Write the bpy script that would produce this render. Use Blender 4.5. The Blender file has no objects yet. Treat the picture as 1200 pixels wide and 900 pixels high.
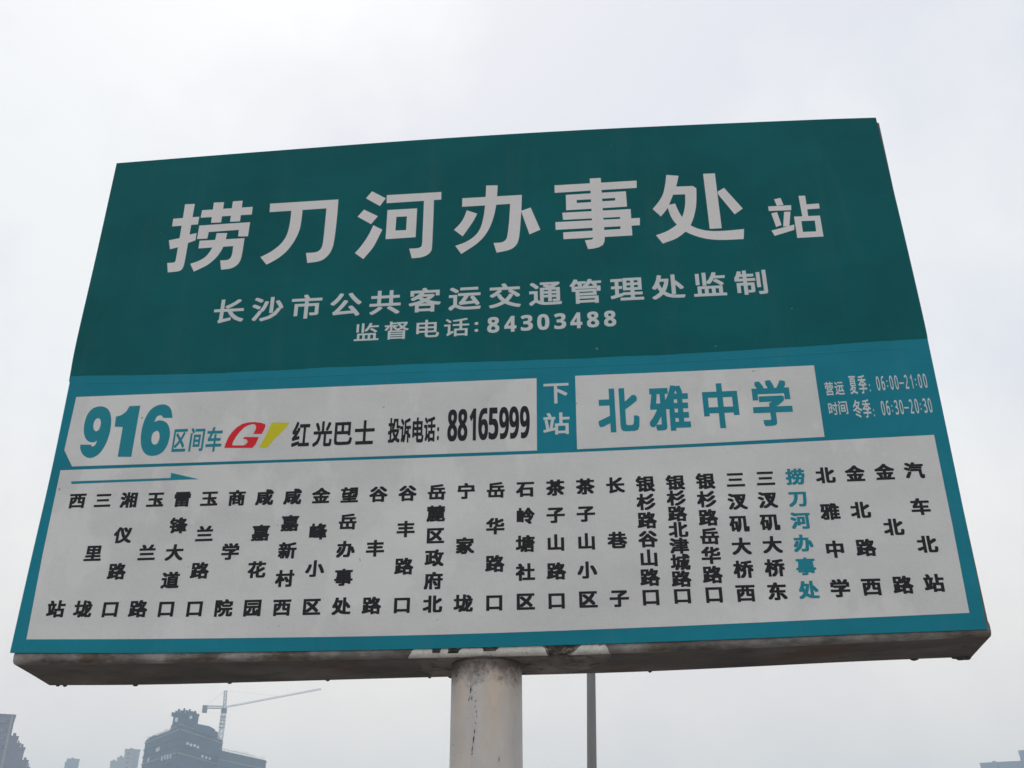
import bpy, math, random
import numpy as np
from mathutils import Matrix, Vector, noise

S = bpy.context.scene
C = S.collection
R = math.radians
rnd = random.Random(7)

# ------------------------------------------------------------------ camera
cam = bpy.data.cameras.new('camera')
cam.sensor_width = 36.0
cam.lens = 35.62
cam.clip_start = 0.05
cam.clip_end = 6000
cam_o = bpy.data.objects.new('camera', cam)
C.objects.link(cam_o)
cam_o.matrix_world = Matrix(((0.99645569, 0.0423394, 0.07268724, 0.18755),
                             (0.08398557, -0.45203589, -0.88803715, -1.65169),
                             (-0.00474171, 0.89099435, -0.45398963, 1.60000),
                             (0, 0, 0, 1)))
S.camera = cam_o

# ------------------------------------------------------------------ overcast sky and veiled sun
SUN_EL, SUN_AZ = R(56), R(-20)         # ahead of the camera, a little to the left
w = bpy.data.worlds.new('World')
S.world = w
w.use_nodes = True
nt = w.node_tree
bg = nt.nodes['Background']
bg.inputs['Strength'].default_value = 0.1
sky = nt.nodes.new('ShaderNodeTexSky')
sky.sky_type = 'NISHITA'
sky.sun_disc = False
sky.sun_elevation = SUN_EL
sky.sun_rotation = SUN_AZ
sky.dust_density = 4.0
tc = nt.nodes.new('ShaderNodeTexCoord')
cn = nt.nodes.new('ShaderNodeTexNoise')
cn.inputs['Scale'].default_value = 2.1
cn.inputs['Detail'].default_value = 5.0
cn.inputs['Roughness'].default_value = 0.58
cr = nt.nodes.new('ShaderNodeValToRGB')
cr.color_ramp.elements[0].position = 0.41
cr.color_ramp.elements[0].color = (8.0, 8.1, 8.6, 1)
cr.color_ramp.elements[1].position = 0.60
cr.color_ramp.elements[1].color = (9.35, 9.45, 9.5, 1)
mx = nt.nodes.new('ShaderNodeMix')
mx.data_type = 'RGBA'
mx.inputs[0].default_value = 0.95
cm = nt.nodes.new('ShaderNodeMapping')
cm.inputs['Location'].default_value = (0.7, 0.0, 0.0)
nt.links.new(tc.outputs['Generated'], cm.inputs['Vector'])
nt.links.new(cm.outputs['Vector'], cn.inputs['Vector'])
nt.links.new(cn.outputs['Fac'], cr.inputs['Fac'])
nt.links.new(sky.outputs['Color'], mx.inputs[6])
# the overcast is a little brighter and warmer low down, where it is seen through more air
sep = nt.nodes.new('ShaderNodeSeparateXYZ')
nt.links.new(tc.outputs['Generated'], sep.inputs[0])
lo = nt.nodes.new('ShaderNodeValToRGB')
lo.color_ramp.elements[0].position = 0.02
lo.color_ramp.elements[0].color = (1.36, 1.16, 0.94, 1)
lo.color_ramp.elements[1].position = 0.42
lo.color_ramp.elements[1].color = (1, 1, 1, 1)
nt.links.new(sep.outputs['Z'], lo.inputs['Fac'])
tint = nt.nodes.new('ShaderNodeMix')
tint.data_type = 'RGBA'
tint.blend_type = 'MULTIPLY'
tint.inputs[0].default_value = 1.0
nt.links.new(cr.outputs['Color'], tint.inputs[6])
nt.links.new(lo.outputs['Color'], tint.inputs[7])
nt.links.new(tint.outputs[2], mx.inputs[7])
nt.links.new(mx.outputs[2], bg.inputs['Color'])

sun = bpy.data.lights.new('sun', 'SUN')
sun.energy = 1.0
sun.angle = R(16)
sun.color = (1.0, 0.95, 0.88)
sun_o = bpy.data.objects.new('sun', sun)
C.objects.link(sun_o)
d = Vector((math.sin(SUN_AZ) * math.cos(SUN_EL), math.cos(SUN_AZ) * math.cos(SUN_EL), math.sin(SUN_EL)))
sun_o.rotation_euler = d.to_track_quat('Z', 'Y').to_euler()
sun_o.location = (20, 60, 120)

S.view_settings.view_transform = 'Standard'
S.view_settings.look = 'None'
S.view_settings.exposure = 0.06
S.view_settings.gamma = 1.0
S.view_settings.use_curve_mapping = False
S.cycles.volume_bounces = 3


# ------------------------------------------------------------------ helpers
class MB:
    """Collects faces, then links them as one mesh object."""
    def __init__(self):
        self.v, self.f = [], []

    def add(self, verts, faces):
        n = len(self.v)
        self.v += [tuple(p) for p in verts]
        self.f += [tuple(i + n for i in q) for q in faces]

    def box(self, x0, x1, y0, y1, z0, z1, M=None):
        P = [(x, y, z) for z in (z0, z1) for y in (y0, y1) for x in (x0, x1)]
        if M is not None:
            P = [M @ Vector(p) for p in P]
        self.add(P, [(0, 2, 3, 1), (4, 5, 7, 6), (0, 1, 5, 4), (2, 6, 7, 3), (0, 4, 6, 2), (1, 3, 7, 5)])

    def bar(self, a, b, r, n=6, r2=None, cap=True):
        a, b = Vector(a), Vector(b)
        r2 = r if r2 is None else r2
        q = (b - a).to_track_quat('Z', 'Y')
        P = []
        for c, rr in ((a, r), (b, r2)):
            for k in range(n):
                t = 2 * math.pi * k / n
                P.append(c + q @ Vector((rr * math.cos(t), rr * math.sin(t), 0)))
        F = [(k, (k + 1) % n, n + (k + 1) % n, n + k) for k in range(n)]
        if cap:
            F += [tuple(range(n - 1, -1, -1)), tuple(range(n, 2 * n))]
        self.add(P, F)

    def lathe(self, prof, n=48, c=(0, 0)):
        P, F = [], []
        for r, z in prof:
            for k in range(n):
                t = 2 * math.pi * k / n
                P.append((c[0] + r * math.cos(t), c[1] + r * math.sin(t), z))
        for i in range(len(prof) - 1):
            for k in range(n):
                a, b = i * n + k, i * n + (k + 1) % n
                F.append((a, b, b + n, a + n))
        self.add(P, F)

    def plate(self, poly, y0, y1):
        """Upright plate from an (x, z) outline given clockwise or not, front at y0, back at y1."""
        n = len(poly)
        area = sum(poly[i][0] * poly[(i + 1) % n][1] - poly[(i + 1) % n][0] * poly[i][1] for i in range(n))
        p = list(poly) if area > 0 else list(reversed(poly))
        P = [(x, y0, z) for x, z in p] + [(x, y1, z) for x, z in p]
        F = [tuple(range(n)), tuple(range(2 * n - 1, n - 1, -1))]
        F += [(i, i + n, (i + 1) % n + n, (i + 1) % n) for i in range(n)]
        self.add(P, F)

    def build(self, name, mat, parent=None, smooth=None, label=None):
        org = parent_world(parent)
        me = bpy.data.meshes.new(name)
        me.from_pydata([(x - org[0], y - org[1], z - org[2]) for x, y, z in self.v], [], self.f)
        me.validate()
        me.materials.append(mat)
        if smooth is not None:
            me.shade_smooth()
            me.set_sharp_from_angle(angle=R(smooth))
        o = bpy.data.objects.new(name, me)
        C.objects.link(o)
        if parent is not None:
            o.parent = parent
        if label:
            o['label'] = label
        return o


def parent_world(p):
    v = Vector((0, 0, 0))
    while p is not None:
        v += p.location
        p = p.parent
    return v


def thing(name, label, cat, loc, group=None):
    o = bpy.data.objects.new(name, None)
    o.empty_display_size = 0.2
    C.objects.link(o)
    o.location = loc
    o['label'] = label
    o['category'] = cat
    if group:
        o['group'] = group
    return o


def curve_pts(pts, n):
    """Smooth polyline through measured points (Catmull-Rom on the point index)."""
    out = []
    P = [np.array(p, float) for p in pts]
    m = len(P) - 1
    for k in range(n + 1):
        t = k / n * m
        i = min(int(t), m - 1)
        u = t - i
        a, b = P[i], P[i + 1]
        z = P[i - 1] if i > 0 else 2 * a - b
        c = P[i + 2] if i + 2 <= m else 2 * b - a
        q = 0.5 * (2 * a + (b - z) * u + (2 * z - 5 * a + 4 * b - c) * u * u + (-z + 3 * a - 3 * b + c) * u ** 3)
        out.append((float(q[0]), float(q[1])))
    return out


# ------------------------------------------------------------------ materials
def mat(name, col, rough=0.6, spec=0.5, metal=0.0):
    m = bpy.data.materials.new(name)
    m.use_nodes = True
    b = m.node_tree.nodes['Principled BSDF']
    b.inputs['Base Color'].default_value = (*col, 1)
    b.inputs['Roughness'].default_value = rough
    b.inputs['Specular IOR Level'].default_value = spec
    b.inputs['Metallic'].default_value = metal
    return m


def N(m, kind, **kw):
    n = m.node_tree.nodes.new(kind)
    for k, v in kw.items():
        if k in n.inputs:
            n.inputs[k].default_value = v
        else:
            setattr(n, k, v)
    return n


def link(m, a, b):
    m.node_tree.links.new(a, b)


def coords(m, scale=(1, 1, 1), kind='Object'):
    t = N(m, 'ShaderNodeTexCoord')
    mp = N(m, 'ShaderNodeMapping')
    mp.inputs['Scale'].default_value = scale
    link(m, t.outputs[kind], mp.inputs['Vector'])
    return mp.outputs['Vector']


def fnoise(m, scale, detail=3, rough=0.55, stretch=(1, 1, 1)):
    n = N(m, 'ShaderNodeTexNoise')
    n.inputs['Scale'].default_value = scale
    n.inputs['Detail'].default_value = detail
    n.inputs['Roughness'].default_value = rough
    link(m, coords(m, stretch), n.inputs['Vector'])
    return n.outputs['Fac']


def ramp(m, fac, stops):
    r = N(m, 'ShaderNodeValToRGB')
    e = r.color_ramp.elements
    while len(e) < len(stops):
        e.new(0.5)
    for i, (p, c) in enumerate(stops):
        e[i].position = p
        e[i].color = (*c, 1) if len(c) == 3 else c
    link(m, fac, r.inputs['Fac'])
    return r.outputs['Color']


def mix(m, fac, a, b, blend='MIX'):
    n = N(m, 'ShaderNodeMix')
    n.data_type = 'RGBA'
    n.blend_type = blend
    for sock, v in ((0, fac), (6, a), (7, b)):
        if hasattr(v, 'is_output'):
            link(m, v, n.inputs[sock])
        elif sock == 0:
            n.inputs[0].default_value = v
        else:
            n.inputs[sock].default_value = (*v, 1)
    return n.outputs[2]


def base(m, col):
    link(m, col, m.node_tree.nodes['Principled BSDF'].inputs['Base Color'])


def bump(m, h, strength, dist):
    b = N(m, 'ShaderNodeBump')
    b.inputs['Strength'].default_value = strength
    b.inputs['Distance'].default_value = dist
    link(m, h, b.inputs['Height'])
    link(m, b.outputs['Normal'], m.node_tree.nodes['Principled BSDF'].inputs['Normal'])


def film(name, col, var=0.12, rough=0.45, spec=0.08, stain=None):
    """Printed vinyl: faint mottling, fine print grain, faint vertical wipe marks."""
    m = mat(name, col, rough, spec)
    lo = tuple(c * (1 - var) for c in col)
    hi = tuple(min(1, c * (1 + var * 0.7)) for c in col)
    c = ramp(m, fnoise(m, 4.5, 5, 0.6, (1, 1, 1.6)), [(0.3, lo), (0.7, hi)])
    g = ramp(m, fnoise(m, 260, 2, 0.6), [(0.3, (0.86, 0.86, 0.86)), (0.7, (1, 1, 1))])
    c = mix(m, 0.4, c, g, 'MULTIPLY')
    if stain:
        s = ramp(m, fnoise(m, 6, 6, 0.62, (1.0, 1, 0.6)), [(0.53, (0, 0, 0)), (0.58, (1, 1, 1))])
        s2 = N(m, 'ShaderNodeMath', operation='MULTIPLY')
        link(m, s, s2.inputs[0])
        s2.inputs[1].default_value = 0.42
        c = mix(m, s2.outputs[0], c, stain)
        sp = ramp(m, fnoise(m, 46, 1, 0.4), [(0.765, (0, 0, 0)), (0.785, (1, 1, 1))])
        c = mix(m, sp, c, tuple(k * 0.62 for k in col))
    else:
        st = ramp(m, fnoise(m, 16, 5, 0.65, (1, 1, 0.12)), [(0.52, (0, 0, 0)), (0.75, (0.055, 0.055, 0.055))])
        c = mix(m, st, c, (0.20, 0.26, 0.26))
        ch = ramp(m, fnoise(m, 60, 1, 0.4), [(0.805, (0, 0, 0)), (0.83, (0.45, 0.45, 0.45))])
        c = mix(m, ch, c, (0.30, 0.33, 0.32))
    base(m, c)
    bump(m, fnoise(m, 5, 3, 0.5, (1, 1, 0.5)), 0.18, 0.02)
    return m


M = {}
M['dark_teal'] = film('dark_teal_film', (0.003, 0.122, 0.134), 0.16)
M['teal'] = film('teal_film', (0.014, 0.238, 0.328), 0.13)
M['white'] = film('white_film', (0.73, 0.73, 0.735), 0.09, stain=(0.82, 0.82, 0.82))
M['letter_white'] = film('white_lettering', (0.80, 0.78, 0.79), 0.04)
M['letter_pale'] = film('pale_lettering', (0.66, 0.71, 0.73), 0.04)
M['ink'] = mat('black_ink', (0.018, 0.018, 0.024), 0.5, 0.2)
M['ink_teal'] = mat('teal_ink', (0.012, 0.250, 0.330), 0.5, 0.2)
M['red'] = mat('red_ink', (0.74, 0.022, 0.035), 0.5, 0.2)
M['yellow'] = mat('yellow_ink', (0.66, 0.60, 0.022), 0.5, 0.2)

m = mat('weathered_box_metal', (0.3, 0.29, 0.28), 0.5, 0.4)
c = ramp(m, fnoise(m, 14, 6, 0.65, (0.5, 1, 1)), [(0.25, (0.06, 0.053, 0.049)), (0.5, (0.13, 0.112, 0.10)), (0.75, (0.22, 0.195, 0.18))])
ru = ramp(m, fnoise(m, 9, 7, 0.7, (0.55, 1, 1.2)), [(0.56, (0, 0, 0)), (0.66, (1, 1, 1))])
c = mix(m, ru, c, (0.12, 0.058, 0.030))
dk = ramp(m, fnoise(m, 40, 5, 0.7, (0.5, 1, 1)), [(0.60, (0, 0, 0)), (0.72, (1, 1, 1))])
c = mix(m, dk, c, (0.035, 0.03, 0.03))
base(m, c)
bump(m, fnoise(m, 60, 5, 0.6), 0.35, 0.002)
M['box'] = m

m = mat('rolled_lip_metal', (0.5, 0.5, 0.5), 0.38, 0.5)
c = ramp(m, fnoise(m, 22, 6, 0.65, (0.45, 1, 1)), [(0.34, (0.04, 0.036, 0.034)), (0.53, (0.23, 0.215, 0.205)), (0.72, (0.50, 0.485, 0.475))])
ru = ramp(m, fnoise(m, 13, 7, 0.7, (0.55, 1, 1.2)), [(0.50, (0, 0, 0)), (0.62, (1, 1, 1))])
c = mix(m, ru, c, (0.085, 0.055, 0.038))
base(m, c)
bump(m, fnoise(m, 70, 5, 0.6), 0.3, 0.001)
M['lip'] = m

m = mat('peeling_white_paint', (0.7, 0.7, 0.68), 0.5, 0.3)
c = ramp(m, fnoise(m, 55, 5, 0.7), [(0.3, (0.55, 0.52, 0.49)), (0.6, (0.78, 0.77, 0.74))])
sp = ramp(m, fnoise(m, 130, 3, 0.6), [(0.64, (0, 0, 0)), (0.70, (1, 1, 1))])
base(m, mix(m, sp, c, (0.18, 0.14, 0.12)))
M['peel'] = m

m = mat('rust_and_gap_shade', (0.1, 0.07, 0.06), 0.75, 0.3)  # rust whose dark tones also serve as painted gap shade
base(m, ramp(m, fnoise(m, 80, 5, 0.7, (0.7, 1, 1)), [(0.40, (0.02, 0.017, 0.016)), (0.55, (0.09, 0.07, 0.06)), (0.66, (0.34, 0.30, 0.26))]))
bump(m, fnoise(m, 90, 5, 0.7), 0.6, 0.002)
M['rust_shade'] = m

m = mat('dirty_paint_smear', (0.4, 0.38, 0.35), 0.6, 0.3)
c = ramp(m, fnoise(m, 16, 6, 0.65), [(0.3, (0.10, 0.082, 0.074)), (0.52, (0.25, 0.215, 0.19)), (0.75, (0.36, 0.325, 0.30))])
sp = ramp(m, fnoise(m, 34, 5, 0.72), [(0.52, (0, 0, 0)), (0.64, (1, 1, 1))])
base(m, mix(m, sp, c, (0.06, 0.048, 0.046)))
bump(m, fnoise(m, 50, 5, 0.6), 0.3, 0.002)
M['smear'] = m

m = mat('old_painted_steel', (0.5, 0.48, 0.46), 0.48, 0.35)
c = ramp(m, fnoise(m, 16, 5, 0.6, (1, 1, 0.16)), [(0.30, (0.53, 0.505, 0.50)), (0.48, (0.65, 0.62, 0.60)), (0.68, (0.70, 0.59, 0.49))])
c2 = ramp(m, fnoise(m, 34, 5, 0.65, (1, 1, 0.5)), [(0.3, (0.80, 0.80, 0.82)), (0.7, (1, 1, 1))])
c = mix(m, 0.7, c, c2, 'MULTIPLY')
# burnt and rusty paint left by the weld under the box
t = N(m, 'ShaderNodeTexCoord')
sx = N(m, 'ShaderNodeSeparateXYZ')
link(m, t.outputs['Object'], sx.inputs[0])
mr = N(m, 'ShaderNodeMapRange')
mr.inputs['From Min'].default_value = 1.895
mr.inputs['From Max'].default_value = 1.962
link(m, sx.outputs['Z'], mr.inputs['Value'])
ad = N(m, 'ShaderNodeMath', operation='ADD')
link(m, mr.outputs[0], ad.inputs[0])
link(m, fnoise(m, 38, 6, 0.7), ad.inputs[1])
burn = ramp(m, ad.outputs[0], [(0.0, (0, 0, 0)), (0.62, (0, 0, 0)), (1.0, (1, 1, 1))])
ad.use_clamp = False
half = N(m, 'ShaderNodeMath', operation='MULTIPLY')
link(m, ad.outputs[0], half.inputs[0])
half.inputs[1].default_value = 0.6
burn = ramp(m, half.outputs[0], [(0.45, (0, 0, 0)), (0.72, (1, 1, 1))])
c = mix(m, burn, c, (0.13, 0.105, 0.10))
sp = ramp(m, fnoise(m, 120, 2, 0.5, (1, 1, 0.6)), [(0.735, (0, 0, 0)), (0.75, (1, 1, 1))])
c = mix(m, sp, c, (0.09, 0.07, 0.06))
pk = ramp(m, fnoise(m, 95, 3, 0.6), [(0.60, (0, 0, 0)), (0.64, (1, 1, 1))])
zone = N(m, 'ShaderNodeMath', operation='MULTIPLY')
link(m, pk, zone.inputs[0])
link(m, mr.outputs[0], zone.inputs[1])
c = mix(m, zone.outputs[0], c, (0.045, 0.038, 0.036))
base(m, c)
bump(m, fnoise(m, 45, 5, 0.6, (1, 1, 0.4)), 0.25, 0.002)
M['pole'] = m
M['black_mark'] = mat('dark_scuff', (0.085, 0.080, 0.076), 0.8, 0.2)
M['weld'] = mat('burnt_weld', (0.085, 0.07, 0.065), 0.7, 0.4)
bump(M['weld'], fnoise(M['weld'], 90, 4, 0.6), 0.8, 0.004)

m = mat('grey_lamp_post_paint', (0.2, 0.2, 0.2), 0.55, 0.3)
base(m, ramp(m, fnoise(m, 5, 4, 0.6, (1, 1, 0.15)), [(0.3, (0.20, 0.20, 0.196)), (0.7, (0.25, 0.25, 0.246))]))
M['post'] = m
M['lens'] = mat('lamp_lens', (0.7, 0.72, 0.72), 0.2, 0.5)


def facade(name, a, b, s=0.3):
    m = mat(name, a, 0.85, 0.15)
    c = ramp(m, fnoise(m, s, 6, 0.7), [(0.3, a), (0.7, b)])
    base(m, c)
    return m


M['net'] = facade('haze_blued_net', (0.012, 0.034, 0.075), (0.030, 0.058, 0.110), 0.22)  # net colour has the blue of the air haze painted in
M['concrete'] = facade('raw_concrete', (0.16, 0.16, 0.155), (0.25, 0.245, 0.24))
M['mauve'] = facade('mauve_render', (0.13, 0.11, 0.17), (0.20, 0.17, 0.24))
M['slate'] = facade('slate_render', (0.09, 0.105, 0.15), (0.14, 0.155, 0.20))
M['fawn'] = facade('fawn_render', (0.26, 0.24, 0.22), (0.34, 0.32, 0.30))
M['pane'] = mat('window_glass', (0.05, 0.06, 0.07), 0.15, 0.6)
M['bright'] = mat('painted_sky_opening', (0.78, 0.79, 0.80), 0.6, 0.3)  # pale colour stands in for sky light at the openings
M['crane'] = mat('pale_crane_paint', (0.40, 0.43, 0.46), 0.6, 0.3)
M['ballast'] = mat('crane_ballast', (0.10, 0.11, 0.14), 0.8, 0.2)

m = mat('paving', (0.3, 0.3, 0.29), 0.85, 0.2)
br = N(m, 'ShaderNodeTexBrick')
br.inputs['Scale'].default_value = 2.5
br.inputs['Color1'].default_value = (0.25, 0.24, 0.225, 1)
br.inputs['Color2'].default_value = (0.20, 0.195, 0.185, 1)
br.inputs['Mortar'].default_value = (0.12, 0.115, 0.11, 1)
br.inputs['Mortar Size'].default_value = 0.012
link(m, coords(m), br.inputs['Vector'])
base(m, br.outputs['Color'])
M['paving'] = m
m = mat('asphalt', (0.05, 0.05, 0.05), 0.9, 0.2)
base(m, ramp(m, fnoise(m, 3, 6, 0.7), [(0.3, (0.04, 0.04, 0.041)), (0.7, (0.065, 0.064, 0.062))]))
M['asphalt'] = m
m = mat('earth', (0.2, 0.19, 0.15), 0.95, 0.1)
base(m, ramp(m, fnoise(m, 0.05, 6, 0.7), [(0.3, (0.14, 0.15, 0.09)), (0.7, (0.27, 0.24, 0.19))]))
M['earth'] = m
M['kerb'] = mat('kerb_stone', (0.34, 0.33, 0.32), 0.85, 0.2)
M['line'] = mat('road_paint', (0.75, 0.75, 0.73), 0.7, 0.2)


# ------------------------------------------------------------------ setting
def struct(name, mb, material):
    o = mb.build(name, material)
    o['kind'] = 'structure'
    return o


b = MB()
b.add([(-1300, -400, -0.14), (1300, -400, -0.14), (1300, 1150, -0.14), (-1300, 1150, -0.14)], [(0, 1, 2, 3)])
struct('ground', b, M['earth'])
b = MB()
b.add([(-400, 2.4, -0.136), (400, 2.4, -0.136), (400, 14.2, -0.136), (-400, 14.2, -0.136)], [(0, 1, 2, 3)])
struct('road', b, M['asphalt'])
b = MB()
for k in range(-60, 60):
    b.add([(k * 6, 8.22, -0.132), (k * 6 + 3, 8.22, -0.132), (k * 6 + 3, 8.38, -0.132), (k * 6, 8.38, -0.132)], [(0, 1, 2, 3)])
struct('road_marking', b, M['line'])
b = MB()
b.box(-400, 400, -6.0, 2.22, -0.3, 0.0)
struct('pavement', b, M['paving'])
b = MB()
b.box(-400, 400, 14.42, 19.5, -0.3, 0.0)
struct('pavement', b, M['paving'])
b = MB()
b.box(-400, 400, 2.223, 2.4, -0.3, 0.012)
b.box(-400, 400, 14.2, 14.417, -0.3, 0.012)
struct('kerb', b, M['kerb'])

# ------------------------------------------------------------------ bus stop sign
X0, Z0 = -0.8, 1.976            # lower left corner of the sign sheet
sign = thing('bus_stop_sign', 'wide teal bus stop board listing Chinese station names on a thick pale steel pole', 'bus stop sign', (0.002, 0.066, 0.0))


def P(pts):
    return [(x + X0, z + Z0) for x, z in pts]


TOP = [(0.0, 1.0433), (0.3065, 1.0507), (0.6743, 1.0573), (1.0338, 1.0570), (1.4527, 1.0482), (1.6, 1.0433)]
SEAM = [(0.0016, 0.5254), (0.15, 0.5212), (0.3001, 0.5185), (0.6602, 0.5190), (1.0732, 0.5148), (1.3827, 0.5199), (1.6062, 0.5252)]
BOT = [(0.0, 0.0), (0.2801, -0.0062), (0.6822, -0.0095), (1.0429, -0.0079), (1.3933, -0.0027), (1.6, 0.0)]

# the lit box behind the sheet: profile swept along x, rolled lip along the lower front edge
LIPZ = [(0.0, -0.0178), (0.2825, -0.0212), (0.6827, -0.0219), (1.0421, -0.0218), (1.3915, -0.0146), (1.61, -0.0088)]
BACKZ = [(0.0, -0.0306), (0.2330, -0.0334), (0.6600, -0.0310), (1.0444, -0.0293), (1.4180, -0.0200), (1.62, -0.0162)]
BD = 0.13


def interp(tab, x):
    return float(np.interp(x, [p[0] for p in tab], [p[1] for p in tab]))


LZ = curve_pts(LIPZ, 60)
BZ = curve_pts(BACKZ, 60)
TZ = curve_pts(TOP, 60)
BX0, BX1 = 0.0062, 1.6062
LR = 0.0085


def box_profile(x):
    """(y, z) loop at x: lip bottom, underside, back, top, front."""
    zl, zb, zt = interp(LZ, x), interp(BZ, x), interp(TZ, x) - 0.004
    pr = []
    for k in range(7):                       # quarter round under the lip
        a = math.pi / 2 * k / 6
        pr.append((0.003 + LR * (1 - math.cos(a)), zl + LR * (1 - math.sin(a))))
    pr += [(0.06, zl + (zb - zl) * 0.40), (BD - 0.004, zb), (BD, zb + 0.004), (BD, zt - 0.004), (BD - 0.004, zt), (0.012, zt), (0.008, zt - 0.004), (0.008, zl + LR + 0.016), (0.003, zl + LR + 0.008)]
    return pr


xs = [BX0 + (BX1 - BX0) * k / 60 for k in range(61)]
prof = [box_profile(x) for x in xs]
n = len(prof[0])
bx = MB()
lp = MB()
for i in range(60):
    for j in range(n):
        jj = (j + 1) % n
        tgt = lp if (j < 6 or j == n - 1) else bx
        q = []
        for a, k in ((i, j), (i + 1, j), (i + 1, jj), (i, jj)):
            sx_ = xs[a] + 0.006 * prof[a][k][0] / BD   # back of the box sits slightly to the right
            q.append((sx_ + X0, prof[a][k][0], prof[a][k][1] + Z0))
        tgt.add(q, [(0, 1, 2, 3)])
for i, fl in ((0, 1), (60, -1)):
    q = [(xs[i] + 0.006 * p[0] / BD + X0, p[0], p[1] + Z0) for p in prof[i]]
    bx.add(q, [tuple(range(n))[::fl]])
box = bx.build('sign_box', M['box'], sign, smooth=35)
lp.build('rolled_lip', M['lip'], box, smooth=60)


def lip_strip(x0a, x1a, x0b, x1b, jag, name, mt='peel', lift=0.0006, vmax=1.0):
    """Peeling paint, or rust with shade painted in, lying on the lip, top edge from x0a to x1a, lower edge from x0b to x1b."""
    mb = MB()
    nn = 16
    rows = []
    for k in range(9):
        v = k / 8 * vmax
        row = []
        for i in range(nn + 1):
            u = i / nn
            xa = x0a + (x1a - x0a) * u
            xb = x0b + (x1b - x0b) * u
            wob = jag * (noise.noise(Vector((xa * 90, v * 3, 1.7))) if u in (0, 1) else 0)
            x = xa + (xb - xa) * v + wob
            zl = interp(LZ, x)
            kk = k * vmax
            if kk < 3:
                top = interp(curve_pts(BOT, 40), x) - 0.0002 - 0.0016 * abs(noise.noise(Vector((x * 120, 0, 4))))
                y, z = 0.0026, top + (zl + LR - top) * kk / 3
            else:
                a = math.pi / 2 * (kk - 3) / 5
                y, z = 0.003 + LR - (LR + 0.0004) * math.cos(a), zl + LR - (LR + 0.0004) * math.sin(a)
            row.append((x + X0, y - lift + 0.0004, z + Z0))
        rows.append(row)
    F = []
    V = [p for r in rows for p in r]
    for k in range(8):
        for i in range(nn):
            a = k * (nn + 1) + i
            F.append((a + nn + 1, a + nn + 2, a + 1, a))
    mb.add(V, F)
    return mb.build(name, M[mt], box, smooth=60)


def px(x):
    return 0.6827 + (x - 480) * 0.0013835


for a in ((484, 637, 477, 643), (683, 709, 668, 716)):
    lip_strip(px(a[0]), px(a[1]), px(a[2]), px(a[3]), 0.002, 'peeling_paint')
for a in ((505.5, 517, 508, 513, 0.5), (524, 543, 526, 533, 0.55), (565, 585, 569, 577, 0.45), (640, 683, 645, 664, 0.95)):  # rust strips that also paint in the shadow gap under the film edge
    lip_strip(px(a[0]), px(a[1]), px(a[2]), px(a[3]), 0.004, 'rust_shade_strip', 'rust_shade', 0.0010, a[4])

# smear of old paint across the underside round the pole, rounded at its right end
mb = MB()
nn, rows = 40, 8
for k in range(rows + 1):
    v = k / rows
    for i in range(nn + 1):
        u = i / nn
        xa = px(486) + 0.02 * noise.noise(Vector((v * 4, 0, 2)))
        xe = px(716) - 0.075 * v ** 2.2 + 0.006 * noise.noise(Vector((v * 5, 3, 2)))
        x = xa + (xe - xa) * u
        zl, zb = interp(LZ, x), interp(BZ, x)
        y = 0.0118 + (BD - 0.010 - 0.0118) * v
        yk = [(0.003 + LR, zl), (0.06, zl + (zb - zl) * 0.40), (BD - 0.004, zb)]
        z = float(np.interp(y, [q[0] for q in yk], [q[1] for q in yk]))
        mb.add([(x + X0 + 0.006 * y / BD, y, z + Z0 - 0.0006)], [])
for k in range(rows):
    for i in range(nn):
        a = k * (nn + 1) + i
        mb.f.append((a, a + 1, a + nn + 2, a + nn + 1))
mb.build('paint_smear', M['smear'], box, smooth=60)


def blob(c, r, seed):
    mb = MB()
    V, F = [], []
    for i in range(7):
        th = math.pi * i / 6
        for j in range(10):
            ph = 2 * math.pi * j / 10
            v = Vector((math.sin(th) * math.cos(ph), math.sin(th) * math.sin(ph), math.cos(th)))
            k = 1 + 0.35 * noise.noise(v * 2 + Vector((seed, 0, 0)))
            V.append((c[0] + v.x * r[0] * k, c[1] + v.y * r[1] * k, c[2] + v.z * r[2] * k))
    for i in range(6):
        for j in range(10):
            F.append((i * 10 + j, (i + 1) * 10 + j, (i + 1) * 10 + (j + 1) % 10, i * 10 + (j + 1) % 10))
    mb.add(V, F)
    return mb


for i, x in enumerate((0.021, 0.034, 0.164, 0.335, 0.51, 0.69, 0.728, 1.07, 1.512, 1.578, 1.590, 1.598)):
    r = 0.0022 + 0.0016 * rnd.random() if x < 1.58 else 0.0060
    z = interp(BZ, x) + Z0
    blob((x + X0 + 0.006, BD - 0.003, z), (r * (1.2 + rnd.random()), r, r * 0.8), i * 3.1).build('weld_drop', M['weld'], box, smooth=80)

# printed sheets
edge_left = [(0.0016, 0.5254), (0.0036, 0.3329), (0.0012, 0.1402), (0.0, 0.0)]
edge_right = [(1.6, 0.0), (1.6026, 0.1212), (1.6046, 0.3018), (1.6062, 0.5252)]
low = curve_pts(edge_left, 16)[:-1] + curve_pts(BOT, 50)[:-1] + curve_pts(edge_right, 16)[:-1] + [(x, z + 0.0016 * noise.noise(Vector((x * 9, 5, 0))) + 0.0008 * noise.noise(Vector((x * 45, 2, 0)))) for x, z in curve_pts(SEAM, 160)[::-1]][:-1]
b = MB()
b.plate(P(low), 0.0, 0.0024)
lower = b.build('lower_panel', M['teal'], sign)
ul = [(0.0, 1.0433), (-0.0008, 0.8029), (-0.0030, 0.6028), (-0.0005, 0.515)]
ur = [(1.6056, 0.515), (1.6072, 0.5545), (1.6053, 0.7625), (1.6, 1.0433)]
up = curve_pts(ul, 20) + curve_pts(ur, 20)[:-1] + curve_pts(TOP, 60)[::-1][:-1]
b = MB()
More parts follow.
